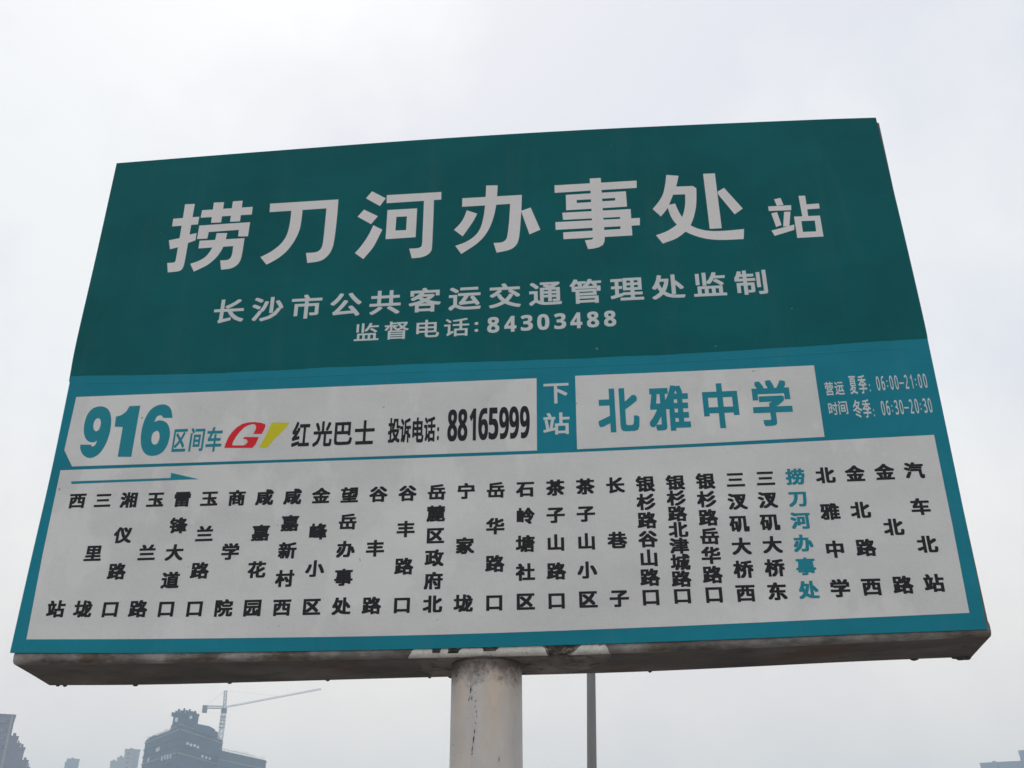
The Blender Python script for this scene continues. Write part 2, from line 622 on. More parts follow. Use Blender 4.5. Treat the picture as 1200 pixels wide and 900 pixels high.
b.plate(P(up), 0.0006, 0.0028)
upper = b.build('upper_panel', M['dark_teal'], sign)

# folded overlap of the lower film just under its top edge
b = MB()
pts = [p for p in curve_pts(SEAM, 60) if 0.03 < p[0] < 1.57]
for a, c in zip(pts[:-1], pts[1:]):
    za, zc = a[1] + Z0 - 0.0165 + 0.0012 * noise.noise(Vector((a[0] * 6, 1, 0))), c[1] + Z0 - 0.0165 + 0.0012 * noise.noise(Vector((c[0] * 6, 1, 0)))
    xa, xc = a[0] + X0, c[0] + X0
    b.add([(xa, -0.0001, za + 0.0016), (xc, -0.0001, zc + 0.0016), (xa, -0.0004, za), (xc, -0.0004, zc), (xa, -0.0001, za - 0.0009), (xc, -0.0001, zc - 0.0009)], [(2, 3, 1, 0), (4, 5, 3, 2)])
b.build('film_crease', M['teal'], lower)


def field(name, outline, material=None, y=-0.0004):
    b = MB()
    b.plate(outline, y, y + 0.0006)
    return b.build(name, material or M['white'], lower)


field('route_field', [(-0.7784, 2.456), (-0.3314, 2.4545), (0.0977, 2.4540), (0.0962, 2.3099), (-0.3187, 2.3105), (-0.7583, 2.3130), (-0.7797, 2.3465)])
field('next_stop_field', [(0.1685, 2.4555), (0.3853, 2.455), (0.5983, 2.4561), (0.5971, 2.3153), (0.3819, 2.3116), (0.1672, 2.3095)])
top = curve_pts([(-0.7788, 2.3062), (-0.3656, 2.3053), (0.0516, 2.3036), (0.4264, 2.3057), (0.7816, 2.3112)], 30)
bot = curve_pts([(-0.7756, 1.9978), (-0.5235, 1.9928), (-0.1187, 1.9887), (0.2443, 1.9918), (0.5973, 1.9988), (0.778, 2.0025)], 30)
field('stop_list_field', top + [(0.7805, 2.1489)] + bot[::-1] + [(-0.7788, 2.1464)])
field('direction_arrow', [(-0.7536, 2.2834), (-0.5676, 2.2830), (-0.5680, 2.2929), (-0.5148, 2.2785), (-0.5354, 2.2789), (-0.7526, 2.2784)], M['ink_teal'], -0.0007)

G = [(-0.4753, 2.3383), (-0.4741, 2.3453), (-0.4706, 2.3579), (-0.4647, 2.3692), (-0.4568, 2.3786), (-0.4468, 2.3853), (-0.4362, 2.3878), (-0.4229, 2.3879), (-0.4119, 2.386), (-0.4043, 2.3831), (-0.403, 2.3802), (-0.4037, 2.375), (-0.4058, 2.3687), (-0.4084, 2.3634), (-0.4238, 2.364), (-0.4215, 2.37), (-0.42, 2.3757), (-0.4209, 2.3809), (-0.4237, 2.3836), (-0.4279, 2.3841), (-0.4356, 2.3822), (-0.4423, 2.378), (-0.4498, 2.3699), (-0.4563, 2.3592), (-0.4605, 2.3492), (-0.4611, 2.3428), (-0.4404, 2.3417), (-0.4359, 2.3437), (-0.4329, 2.3474), (-0.4338, 2.3519), (-0.4371, 2.3543), (-0.4426, 2.3548), (-0.44, 2.3585), (-0.4129, 2.3574), (-0.4146, 2.3511), (-0.4178, 2.3423), (-0.4225, 2.3361)]
field('company_emblem', G, M['red'], -0.0007)
field('emblem_stripe', [(-0.3913, 2.3855), (-0.3587, 2.3841), (-0.3628, 2.3765), (-0.3713, 2.3653), (-0.3841, 2.3511), (-0.393, 2.3387), (-0.3968, 2.3357), (-0.41, 2.3369), (-0.4062, 2.345), (-0.3995, 2.3607)], M['yellow'], -0.0007)

# ------------------------------------------------------------------ lettering
# every character: (character, x, z, width of the em, height of the em); each line first gives how far its strokes are fattened
LINES = {
    'route_kind': (0.022, 0.018, [('区',-0.5621,2.3564,0.0289,0.0521),('间',-0.5292,2.3565,0.0309,0.0498),('车',-0.4966,2.3551,0.0322,0.0515)]),
    'company_name': (0.026, 0.026, [('红',-0.3343,2.3571,0.0337,0.0545),('光',-0.2941,2.3575,0.0361,0.0518),('巴',-0.2572,2.3576,0.0378,0.0509),('士',-0.2166,2.356,0.0385,0.0527)]),
    'complaint_line': (0.038, 0.026, [('投',-0.1625,2.359,0.0219,0.0511),('诉',-0.1416,2.358,0.0203,0.0504),('电',-0.1196,2.3574,0.0225,0.0524),('话',-0.0973,2.3585,0.021,0.0516),(':',-0.0819,2.3502,0.0185,0.0502)]),
    'complaint_number': (0.02, 0.006, [('𝟴',-0.0561,2.3654,0.0332,0.0853),('𝟴',-0.0375,2.3655,0.0331,0.0854),('𝟭',-0.019,2.3656,0.0295,0.0875),('𝟲',-0.0001,2.3657,0.033,0.0856),('𝟱',0.0185,2.3659,0.0344,0.0863),('𝟵',0.0377,2.3662,0.033,0.0858),('𝟵',0.0559,2.3664,0.0329,0.086),('𝟵',0.0752,2.3665,0.0327,0.0861)]),
    'next_stop_caption': (0.02, 0.02, [('下',0.1329,2.4219,0.0493,0.046),('站',0.1318,2.36,0.0498,0.045)]),
    'next_stop_name': (0.03, 0.028, [('北',0.2433,2.381,0.0732,0.0917),('雅',0.3341,2.3807,0.0733,0.092),('中',0.4255,2.3813,0.0716,0.0908),('学',0.5151,2.3824,0.0726,0.0917)]),
    'service_caption': (0.014, 0.014, [('营',0.6184,2.4074,0.0161,0.0287),('运',0.6361,2.4081,0.0166,0.0289),('时',0.6192,2.3681,0.0174,0.0265),('间',0.6368,2.3695,0.0179,0.0281)]),
    'summer_hours': (0.016, 0.012, [('夏',0.6606,2.4134,0.0132,0.0401),('季',0.6771,2.4132,0.0147,0.0392),(':',0.6891,2.4065,0.0095,0.0311),('𝟢',0.7045,2.4145,0.0112,0.0374),('𝟨',0.713,2.4146,0.0112,0.0374),(':',0.7202,2.4132,0.0095,0.0284),('𝟢',0.7276,2.4149,0.0112,0.0374),('𝟢',0.7364,2.415,0.0112,0.0374),('-',0.7449,2.4131,0.0281,0.0259),('𝟤',0.7537,2.4154,0.0112,0.0374),('𝟣',0.7626,2.4155,0.0112,0.0374),(':',0.7697,2.414,0.0095,0.0283),('𝟢',0.7771,2.4157,0.0112,0.0374),('𝟢',0.7859,2.4159,0.0112,0.0374)]),
    'winter_hours': (0.016, 0.012, [('冬',0.6613,2.3657,0.0164,0.0363),('季',0.6769,2.3656,0.0146,0.0378),(':',0.6882,2.3576,0.0095,0.0286),('𝟢',0.7049,2.3657,0.0112,0.0374),('𝟨',0.7134,2.3659,0.0112,0.0374),(':',0.7205,2.3646,0.0095,0.0277),('𝟥',0.728,2.3663,0.0112,0.0374),('𝟢',0.7365,2.3665,0.0112,0.0374),('-',0.7449,2.3647,0.0278,0.0254),('𝟤',0.7536,2.367,0.0112,0.0374),('𝟢',0.7627,2.3672,0.0112,0.0374),(':',0.7694,2.3658,0.0095,0.0277),('𝟥',0.777,2.3675,0.0112,0.0374),('𝟢',0.7854,2.3677,0.0112,0.0374)]),
    'authority_line': (0.02, 0.02, [('长',-0.5037,2.6303,0.0645,0.0566),('沙',-0.4262,2.631,0.0645,0.0566),('市',-0.3488,2.6317,0.0645,0.0566),('公',-0.2713,2.6323,0.0645,0.0566),('共',-0.1937,2.633,0.0645,0.0566),('客',-0.116,2.6336,0.0645,0.0566),('运',-0.0383,2.6342,0.0645,0.0566),('交',0.0394,2.6348,0.0645,0.0566),('通',0.1172,2.6353,0.0645,0.0566),('管',0.1951,2.6358,0.0645,0.0566),('理',0.273,2.6363,0.0645,0.0566),('处',0.351,2.6367,0.0645,0.0566),('监',0.4291,2.6372,0.0645,0.0566),('制',0.5072,2.6376,0.0645,0.0566)]),
    'hotline': (0.012, 0.012, [('监',-0.2262,2.5683,0.051,0.0418),('督',-0.1681,2.5691,0.051,0.0418),('电',-0.1103,2.5696,0.051,0.0418),('话',-0.0527,2.5698,0.051,0.0418),(':',-0.0148,2.5693,0.0497,0.044),('𝟴',0.0173,2.5721,0.044,0.0459),('𝟰',0.0497,2.5725,0.0409,0.0467),('𝟯',0.081,2.5732,0.0442,0.0457),('𝟬',0.1122,2.5733,0.044,0.0457),('𝟯',0.144,2.5735,0.0434,0.0457),('𝟰',0.1744,2.5734,0.0402,0.0466),('𝟴',0.2058,2.5738,0.0434,0.0458),('𝟴',0.2378,2.574,0.0433,0.0457)]),
}
COLUMNS = [
    [('西',-0.7347,2.245,0.032,0.0301),('站',-0.734,2.048,0.032,0.0301)],
    [('三',-0.6867,2.2438,0.032,0.0301),('里',-0.6863,2.1453,0.032,0.0301),('垅',-0.6858,2.0467,0.032,0.0301)],
    [('湘',-0.6382,2.2427,0.032,0.0301),('仪',-0.6379,2.177,0.032,0.0301),('路',-0.6376,2.1113,0.032,0.0301),('口',-0.6373,2.0455,0.032,0.0301)],
    [('玉',-0.5892,2.2418,0.032,0.0301),('兰',-0.5887,2.1431,0.032,0.0301),('路',-0.5883,2.0445,0.032,0.0301)],
    [('雷',-0.5397,2.2409,0.032,0.0301),('锋',-0.5395,2.1915,0.032,0.0301),('大',-0.5393,2.1422,0.032,0.0301),('道',-0.5391,2.0928,0.032,0.0301),('口',-0.5389,2.0435,0.032,0.0301)],
    [('玉',-0.4899,2.2401,0.032,0.0301),('兰',-0.4897,2.1743,0.032,0.0301),('路',-0.4894,2.1084,0.032,0.0301),('口',-0.4892,2.0426,0.032,0.0301)],
    [('商',-0.4397,2.2394,0.032,0.0301),('学',-0.4394,2.1406,0.032,0.0301),('院',-0.4391,2.0418,0.032,0.0301)],
    [('咸',-0.3891,2.2388,0.032,0.0301),('嘉',-0.389,2.1729,0.032,0.0301),('花',-0.3889,2.107,0.032,0.0301),('园',-0.3888,2.0411,0.032,0.0301)],
    [('咸',-0.3383,2.2383,0.032,0.0301),('嘉',-0.3383,2.1889,0.032,0.0301),('新',-0.3383,2.1394,0.032,0.0301),('村',-0.3382,2.09,0.032,0.0301),('西',-0.3382,2.0405,0.032,0.0301)],
    [('金',-0.2872,2.2379,0.032,0.0301),('峰',-0.2873,2.172,0.032,0.0301),('小',-0.2873,2.106,0.032,0.0301),('区',-0.2874,2.0401,0.032,0.0301)],
    [('望',-0.2359,2.2376,0.032,0.0301),('岳',-0.236,2.1881,0.032,0.0301),('办',-0.2361,2.1386,0.032,0.0301),('事',-0.2362,2.0891,0.032,0.0301),('处',-0.2363,2.0397,0.032,0.0301)],
    [('谷',-0.1844,2.2374,0.032,0.0301),('丰',-0.1847,2.1384,0.032,0.0301),('路',-0.1851,2.0394,0.032,0.0301)],
    [('谷',-0.1327,2.2372,0.032,0.0301),('丰',-0.133,2.1712,0.032,0.0301),('路',-0.1334,2.1052,0.032,0.0301),('口',-0.1337,2.0392,0.032,0.0301)],
    [('岳',-0.0809,2.2372,0.032,0.0301),('麓',-0.0812,2.1976,0.032,0.0301),('区',-0.0814,2.1579,0.032,0.0301),('政',-0.0817,2.1183,0.032,0.0301),('府',-0.082,2.0787,0.032,0.0301),('北',-0.0823,2.039,0.032,0.0301)],
    [('宁',-0.029,2.2372,0.032,0.0301),('家',-0.0298,2.1381,0.032,0.0301),('垅',-0.0307,2.039,0.032,0.0301)],
    [('岳',0.023,2.2373,0.032,0.0301),('华',0.0223,2.1713,0.032,0.0301),('路',0.0216,2.1052,0.032,0.0301),('口',0.0209,2.0391,0.032,0.0301)],
    [('石',0.0749,2.2375,0.032,0.0301),('岭',0.0743,2.188,0.032,0.0301),('塘',0.0737,2.1384,0.032,0.0301),('社',0.0732,2.0889,0.032,0.0301),('区',0.0726,2.0393,0.032,0.0301)],
    [('茶',0.1269,2.2378,0.032,0.0301),('子',0.1262,2.1882,0.032,0.0301),('山',0.1255,2.1387,0.032,0.0301),('路',0.1249,2.0892,0.032,0.0301),('口',0.1242,2.0396,0.032,0.0301)],
    [('茶',0.1788,2.2381,0.032,0.0301),('子',0.178,2.1886,0.032,0.0301),('山',0.1773,2.1391,0.032,0.0301),('小',0.1765,2.0896,0.032,0.0301),('区',0.1758,2.0401,0.032,0.0301)],
    [('长',0.2306,2.2385,0.032,0.0301),('巷',0.229,2.1395,0.032,0.0301),('子',0.2273,2.0406,0.032,0.0301)],
    [('银',0.2823,2.239,0.032,0.0301),('杉',0.2817,2.206,0.032,0.0301),('路',0.2811,2.1731,0.032,0.0301),('谷',0.2805,2.1401,0.032,0.0301),('山',0.28,2.1071,0.032,0.0301),('路',0.2794,2.0741,0.032,0.0301),('口',0.2788,2.0412,0.032,0.0301)],
    [('银',0.3338,2.2396,0.032,0.0282),('杉',0.3333,2.2113,0.032,0.0282),('路',0.3328,2.1831,0.032,0.0282),('北',0.3322,2.1548,0.032,0.0282),('津',0.3317,2.1266,0.032,0.0282),('城',0.3312,2.0984,0.032,0.0282),('路',0.3306,2.0701,0.032,0.0282),('口',0.3301,2.0419,0.032,0.0282)],
    [('银',0.3852,2.2402,0.032,0.0301),('杉',0.3845,2.2073,0.032,0.0301),('路',0.3839,2.1744,0.032,0.0301),('岳',0.3832,2.1415,0.032,0.0301),('华',0.3826,2.1085,0.032,0.0301),('路',0.3819,2.0756,0.032,0.0301),('口',0.3813,2.0427,0.032,0.0301)],
    [('三',0.4363,2.2409,0.032,0.0301),('汊',0.4355,2.2014,0.032,0.0301),('矶',0.4347,2.162,0.032,0.0301),('大',0.4339,2.1225,0.032,0.0301),('桥',0.4331,2.0831,0.032,0.0301),('西',0.4323,2.0436,0.032,0.0301)],
    [('三',0.4872,2.2416,0.032,0.0301),('汊',0.4863,2.2023,0.032,0.0301),('矶',0.4855,2.1629,0.032,0.0301),('大',0.4847,2.1235,0.032,0.0301),('桥',0.4839,2.0841,0.032,0.0301),('东',0.483,2.0447,0.032,0.0301)],
    [('捞',0.5377,2.2425,0.032,0.0301),('刀',0.5369,2.2031,0.032,0.0301),('河',0.5361,2.1638,0.032,0.0301),('办',0.5352,2.1245,0.032,0.0301),('事',0.5344,2.0851,0.032,0.0301),('处',0.5336,2.0458,0.032,0.0301)],
    [('北',0.588,2.2434,0.032,0.0301),('雅',0.5866,2.1779,0.032,0.0301),('中',0.5852,2.1125,0.032,0.0301),('学',0.5838,2.0471,0.032,0.0301)],
    [('金',0.6379,2.2443,0.032,0.0301),('北',0.6365,2.179,0.032,0.0301),('路',0.6351,2.1137,0.032,0.0301),('西',0.6338,2.0484,0.032,0.0301)],
    [('金',0.6873,2.2453,0.032,0.0301),('北',0.6854,2.1476,0.032,0.0301),('路',0.6834,2.0499,0.032,0.0301)],
    [('汽',0.7364,2.2464,0.032,0.0301),('车',0.7351,2.1814,0.032,0.0301),('北',0.7339,2.1164,0.032,0.0301),('站',0.7326,2.0515,0.032,0.0301)],
]
# strokes drawn by outline: each a list of rings (outline, then holes) in metres on the board
HAND = {
    'station_title': [
        [[(-0.6506,2.8626),(-0.5954,2.8642),(-0.5957,2.8448),(-0.6503,2.8432)]],
        [[(-0.6307,2.8984),(-0.6097,2.8978),(-0.6098,2.8826),(-0.6098,2.8672),(-0.6099,2.8524),(-0.6099,2.8388),(-0.6099,2.827),(-0.61,2.8163),(-0.61,2.8063),(-0.6101,2.7964),(-0.6101,2.7862),(-0.6102,2.776),(-0.6102,2.7666),(-0.6104,2.7589),(-0.6105,2.7534),(-0.6106,2.7494),(-0.6109,2.7464),(-0.6113,2.7435),(-0.6118,2.7407),(-0.6124,2.7382),(-0.6132,2.7362),(-0.6144,2.7345),(-0.6158,2.7331),(-0.6175,2.7322),(-0.6197,2.7315),(-0.6227,2.7309),(-0.6267,2.7305),(-0.6316,2.7303),(-0.6369,2.7301),(-0.642,2.73),(-0.6467,2.7529),(-0.6436,2.7528),(-0.6403,2.7528),(-0.6373,2.7528),(-0.6349,2.753),(-0.6331,2.7532),(-0.6319,2.7535),(-0.6311,2.7542),(-0.6305,2.7556),(-0.63,2.7576),(-0.6299,2.7601),(-0.6299,2.7633),(-0.6299,2.7674),(-0.6299,2.772),(-0.6299,2.7773),(-0.6299,2.7837),(-0.6299,2.7914),(-0.6299,2.8006),(-0.6299,2.8112),(-0.6298,2.823),(-0.6299,2.8359),(-0.63,2.8502),(-0.6302,2.8659),(-0.6305,2.8822)]],
        [[(-0.6517,2.8086),(-0.6286,2.8128),(-0.6099,2.8201),(-0.5954,2.823),(-0.5952,2.805),(-0.6105,2.799),(-0.6306,2.7899),(-0.6461,2.7861)]],
        [[(-0.5916,2.8804),(-0.4845,2.8819),(-0.4841,2.8624),(-0.5923,2.8614)]],
        [[(-0.5691,2.8986),(-0.5472,2.898),(-0.5469,2.8465),(-0.5682,2.8468)]],
        [[(-0.5285,2.8989),(-0.5077,2.8992),(-0.507,2.8467),(-0.5281,2.8468)]],
        [[(-0.5922,2.8415),(-0.4854,2.8431),(-0.4858,2.8079),(-0.5064,2.8088),(-0.507,2.8253),(-0.57,2.8239),(-0.5709,2.8076),(-0.5924,2.8079)]],
        [[(-0.5864,2.8033),(-0.4924,2.8037),(-0.4926,2.7932),(-0.4926,2.7823),(-0.4928,2.7723),(-0.4931,2.7641),(-0.4935,2.7582),(-0.494,2.7541),(-0.4946,2.7508),(-0.4955,2.7477),(-0.4966,2.7447),(-0.4979,2.7422),(-0.4994,2.7399),(-0.5013,2.7379),(-0.5036,2.7359),(-0.5062,2.7341),(-0.5093,2.7326),(-0.5128,2.7314),(-0.517,2.7306),(-0.5219,2.7302),(-0.5269,2.7299),(-0.5319,2.7295),(-0.5366,2.7523),(-0.5329,2.7522),(-0.529,2.7521),(-0.5255,2.7521),(-0.5225,2.7525),(-0.5202,2.7532),(-0.5185,2.7542),(-0.5172,2.7556),(-0.516,2.7572),(-0.5151,2.7592),(-0.5145,2.7615),(-0.5141,2.7642),(-0.5138,2.7674),(-0.5136,2.7714),(-0.5137,2.7761),(-0.5138,2.781),(-0.5139,2.7857),(-0.5861,2.7844)]],
        [[(-0.5528,2.8198),(-0.5305,2.8188),(-0.5309,2.8129),(-0.5312,2.8071),(-0.5316,2.8013),(-0.5324,2.7957),(-0.5334,2.7903),(-0.5345,2.7851),(-0.536,2.78),(-0.5377,2.7751),(-0.5398,2.7704),(-0.5421,2.7658),(-0.5448,2.7614),(-0.5478,2.7571),(-0.5511,2.753),(-0.5546,2.7491),(-0.5587,2.7453),(-0.5633,2.7416),(-0.5689,2.7382),(-0.5751,2.7349),(-0.5816,2.7316),(-0.5879,2.7284),(-0.5981,2.7478),(-0.5937,2.7493),(-0.5893,2.7507),(-0.5849,2.7522),(-0.5809,2.754),(-0.5773,2.756),(-0.574,2.7582),(-0.5709,2.7607),(-0.5681,2.7635),(-0.5656,2.7669),(-0.5633,2.7706),(-0.5613,2.7746),(-0.5595,2.7786),(-0.5579,2.7824),(-0.5566,2.7862),(-0.5555,2.7903),(-0.5545,2.795),(-0.5539,2.8006),(-0.5535,2.8068),(-0.5532,2.8134)]],
        [[(-0.4481,2.8875),(-0.3046,2.8885),(-0.3044,2.877),(-0.3042,2.8657),(-0.3041,2.8542),(-0.3041,2.8422),(-0.3043,2.8288),(-0.3045,2.8145),(-0.3049,2.8009),(-0.3054,2.7896),(-0.306,2.7813),(-0.3066,2.7751),(-0.3075,2.7699),(-0.3088,2.765),(-0.3105,2.76),(-0.3125,2.7556),(-0.3148,2.7516),(-0.3175,2.7481),(-0.3204,2.7449),(-0.3235,2.7422),(-0.3271,2.7399),(-0.3314,2.7381),(-0.3369,2.7369),(-0.3432,2.7362),(-0.3498,2.7357),(-0.3563,2.7352),(-0.3611,2.7596),(-0.3566,2.7595),(-0.3519,2.7594),(-0.3475,2.7594),(-0.3437,2.7597),(-0.3405,2.7604),(-0.3379,2.7612),(-0.3356,2.7625),(-0.3336,2.7645),(-0.3319,2.7668),(-0.3306,2.7695),(-0.3295,2.7732),(-0.3287,2.7786),(-0.3282,2.786),(-0.328,2.7951),(-0.3279,2.8053),(-0.3279,2.8162),(-0.3278,2.828),(-0.3278,2.8408),(-0.3279,2.8542),(-0.3279,2.8674),(-0.447,2.8657)]],
        [[(-0.4018,2.8745),(-0.3779,2.874),(-0.3779,2.8673),(-0.3778,2.8607),(-0.3777,2.854),(-0.3778,2.8471),(-0.378,2.8398),(-0.3782,2.8323),(-0.3786,2.8247),(-0.3795,2.8175),(-0.381,2.8105),(-0.3828,2.8037),(-0.3851,2.7971),(-0.3876,2.7907),(-0.3905,2.7843),(-0.3938,2.7781),(-0.3973,2.7721),(-0.4011,2.7666),(-0.4051,2.7617),(-0.4094,2.7572),(-0.4139,2.7531),(-0.4186,2.7492),(-0.4236,2.7456),(-0.4289,2.7424),(-0.4342,2.7393),(-0.4396,2.7361),(-0.4542,2.7551),(-0.4492,2.7579),(-0.4441,2.7607),(-0.4391,2.7635),(-0.4344,2.7666),(-0.43,2.77),(-0.4258,2.7736),(-0.4219,2.7773),(-0.4183,2.7812),(-0.4152,2.7852),(-0.4123,2.7893),(-0.4099,2.7937),(-0.4077,2.7982),(-0.406,2.803),(-0.4046,2.8078),(-0.4036,2.8131),(-0.4027,2.819),(-0.402,2.8258),(-0.4015,2.8335),(-0.4013,2.8413),(-0.4011,2.8486),(-0.4011,2.8554),(-0.4013,2.8618),(-0.4016,2.8681)]],
        [[(-0.2351,2.9044),(-0.2055,2.8845),(-0.2166,2.8656),(-0.2469,2.8872)]],
        [[(-0.2492,2.8588),(-0.2194,2.8404),(-0.2325,2.8216),(-0.2614,2.8419)]],
        [[(-0.2274,2.8185),(-0.2084,2.8063),(-0.2098,2.8025),(-0.2111,2.7988),(-0.2126,2.7948),(-0.2145,2.79),(-0.2166,2.7842),(-0.219,2.7776),(-0.2218,2.7706),(-0.2251,2.7638),(-0.2291,2.7572),(-0.2336,2.7506),(-0.2384,2.744),(-0.243,2.7374),(-0.2611,2.7528),(-0.2578,2.7573),(-0.2545,2.7618),(-0.2513,2.7664),(-0.2481,2.7715),(-0.2448,2.7771),(-0.2416,2.7832),(-0.2385,2.7895),(-0.2357,2.7956),(-0.2333,2.8014),(-0.2313,2.8071),(-0.2294,2.8128)]],
        [[(-0.2038,2.8924),(-0.0906,2.8926),(-0.0905,2.8732),(-0.1054,2.8733),(-0.1053,2.8584),(-0.1053,2.8435),(-0.1053,2.8288),(-0.1053,2.8143),(-0.1053,2.799),(-0.1054,2.7833),(-0.1055,2.7691),(-0.1058,2.7584),(-0.1062,2.7522),(-0.1066,2.7494),(-0.1073,2.748),(-0.1083,2.7463),(-0.1097,2.744),(-0.1115,2.742),(-0.1135,2.7402),(-0.1158,2.7386),(-0.1183,2.7373),(-0.121,2.7361),(-0.1241,2.7351),(-0.1275,2.7343),(-0.1316,2.7338),(-0.1361,2.7336),(-0.1408,2.7335),(-0.1454,2.7334),(-0.1515,2.7568),(-0.1477,2.7567),(-0.1438,2.7566),(-0.1401,2.7565),(-0.1369,2.7567),(-0.1344,2.7569),(-0.1324,2.7573),(-0.1307,2.7579),(-0.1293,2.7588),(-0.1281,2.7595),(-0.1273,2.76),(-0.1266,2.7617),(-0.1261,2.7658),(-0.1258,2.7727),(-0.1258,2.7817),(-0.1258,2.7926),(-0.1258,2.8051),(-0.1258,2.8199),(-0.1258,2.8369),(-0.1259,2.8549),(-0.1259,2.8726),(-0.2031,2.8718)]],
        [[(-0.2004,2.8545),(-0.1393,2.8546),(-0.1397,2.7836),(-0.2005,2.7825)], [(-0.1811,2.8361),(-0.1595,2.8358),(-0.1598,2.8021),(-0.1816,2.8025)]],
        [[(-0.047,2.8736),(0.0744,2.8738),(0.074,2.8634),(0.0737,2.8533),(0.0733,2.8429),(0.0728,2.8318),(0.072,2.8193),(0.0711,2.8057),(0.0702,2.7927),(0.0693,2.7821),(0.0685,2.7744),(0.0677,2.7686),(0.0668,2.764),(0.0657,2.7598),(0.0643,2.756),(0.0628,2.753),(0.061,2.7504),(0.0589,2.748),(0.0565,2.7458),(0.054,2.7439),(0.0509,2.7422),(0.047,2.7407),(0.0419,2.7393),(0.0359,2.7382),(0.0296,2.7372),(0.0234,2.7361),(0.0171,2.7598),(0.0209,2.7597),(0.0248,2.7596),(0.0286,2.7596),(0.0318,2.7599),(0.0345,2.7606),(0.0367,2.7615),(0.0386,2.7628),(0.0403,2.7645),(0.0417,2.7663),(0.0428,2.7682),(0.0437,2.771),(0.0446,2.7755),(0.0455,2.7819),(0.0465,2.7898),(0.0473,2.7988),(0.0481,2.8083),(0.0488,2.8186),(0.0494,2.8298),(0.0499,2.8413),(0.0505,2.8528),(-0.0472,2.8522)]],
        [[(0.0017,2.9026),(0.0251,2.9014),(0.0247,2.8915),(0.0243,2.8816),(0.0238,2.8719),(0.0231,2.8628),(0.0223,2.8543),(0.0214,2.8464),(0.0202,2.8388),(0.0189,2.8312),(0.0173,2.8237),(0.0155,2.8164),(0.0135,2.8092),(0.0113,2.8024),(0.0087,2.796),(0.0059,2.7898),(0.0028,2.7839),(-0.0006,2.7784),(-0.0041,2.7732),(-0.0079,2.7685),(-0.0122,2.7638),(-0.0174,2.7589),(-0.0239,2.7537),(-0.0314,2.7483),(-0.0392,2.7428),(-0.0468,2.7374),(-0.0591,2.7575),(-0.0542,2.7592),(-0.0492,2.7609),(-0.0443,2.7627),(-0.0396,2.7648),(-0.0351,2.7674),(-0.0307,2.7702),(-0.0266,2.7733),(-0.0227,2.7767),(-0.0193,2.7804),(-0.0162,2.7843),(-0.0134,2.7886),(-0.011,2.7935),(-0.0089,2.7988),(-0.0071,2.8046),(-0.0057,2.811),(-0.0043,2.8181),(-0.0031,2.8259),(-0.002,2.8344),(-0.0011,2.8436),(-0.0003,2.8537),(0.0004,2.865),(0.0008,2.8773),(0.0012,2.89)]],
        [[(-0.0375,2.8431),(-0.0162,2.8332),(-0.0181,2.8285),(-0.0199,2.824),(-0.022,2.8191),(-0.0249,2.8132),(-0.0291,2.8057),(-0.0341,2.7972),(-0.0395,2.7882),(-0.0447,2.7796),(-0.0625,2.7964),(-0.0595,2.8),(-0.0564,2.8036),(-0.0534,2.8071),(-0.0507,2.8107),(-0.0485,2.8141),(-0.0466,2.8175),(-0.0449,2.821),(-0.0432,2.8249),(-0.0417,2.8291),(-0.0402,2.8337),(-0.0389,2.8384)]],
        [[(0.0723,2.834),(0.0918,2.8411),(0.1104,2.7856),(0.0887,2.7757)]],
        [[(0.1411,2.8932),(0.3069,2.8934),(0.3061,2.8752),(0.141,2.8743)]],
        [[(0.2128,2.9055),(0.2353,2.9054),(0.2356,2.8737),(0.2358,2.8105),(0.2369,2.7611),(0.2356,2.749),(0.2321,2.7411),(0.2244,2.7366),(0.2144,2.7342),(0.203,2.7333),(0.1976,2.7544),(0.2119,2.7556),(0.2137,2.7585),(0.2133,2.812),(0.2133,2.8753)]],
        [[(0.1632,2.8676),(0.284,2.8682),(0.2841,2.8302),(0.163,2.8295)], [(0.1847,2.8532),(0.2619,2.8532),(0.2613,2.8469),(0.1848,2.8458)]],
        [[(0.1551,2.8238),(0.2909,2.8238),(0.2903,2.8058),(0.156,2.8064)]],
        [[(0.2692,2.8238),(0.2909,2.8238),(0.2902,2.7601),(0.2681,2.7607)]],
        [[(0.1406,2.8018),(0.3077,2.8011),(0.3066,2.7835),(0.1408,2.7832)]],
        [[(0.1555,2.7761),(0.2907,2.777),(0.2905,2.7601),(0.1556,2.7598)]],
        [[(0.3671,2.9035),(0.3914,2.8996),(0.3898,2.8931),(0.3883,2.8867),(0.3866,2.8803),(0.3848,2.8739),(0.3827,2.8677),(0.3804,2.8617),(0.3779,2.8556),(0.3753,2.8491),(0.3724,2.842),(0.3694,2.8345),(0.3663,2.8272),(0.363,2.8206),(0.3597,2.8153),(0.3562,2.8106),(0.3526,2.8063),(0.3491,2.8019),(0.3342,2.8209),(0.3376,2.8253),(0.341,2.8296),(0.3444,2.834),(0.3475,2.8384),(0.3503,2.8428),(0.3528,2.8472),(0.3552,2.8518),(0.3572,2.8567),(0.359,2.8621),(0.3605,2.8679),(0.3619,2.8738),(0.3631,2.8797),(0.3643,2.8856),(0.3652,2.8915),(0.3661,2.8975)]],
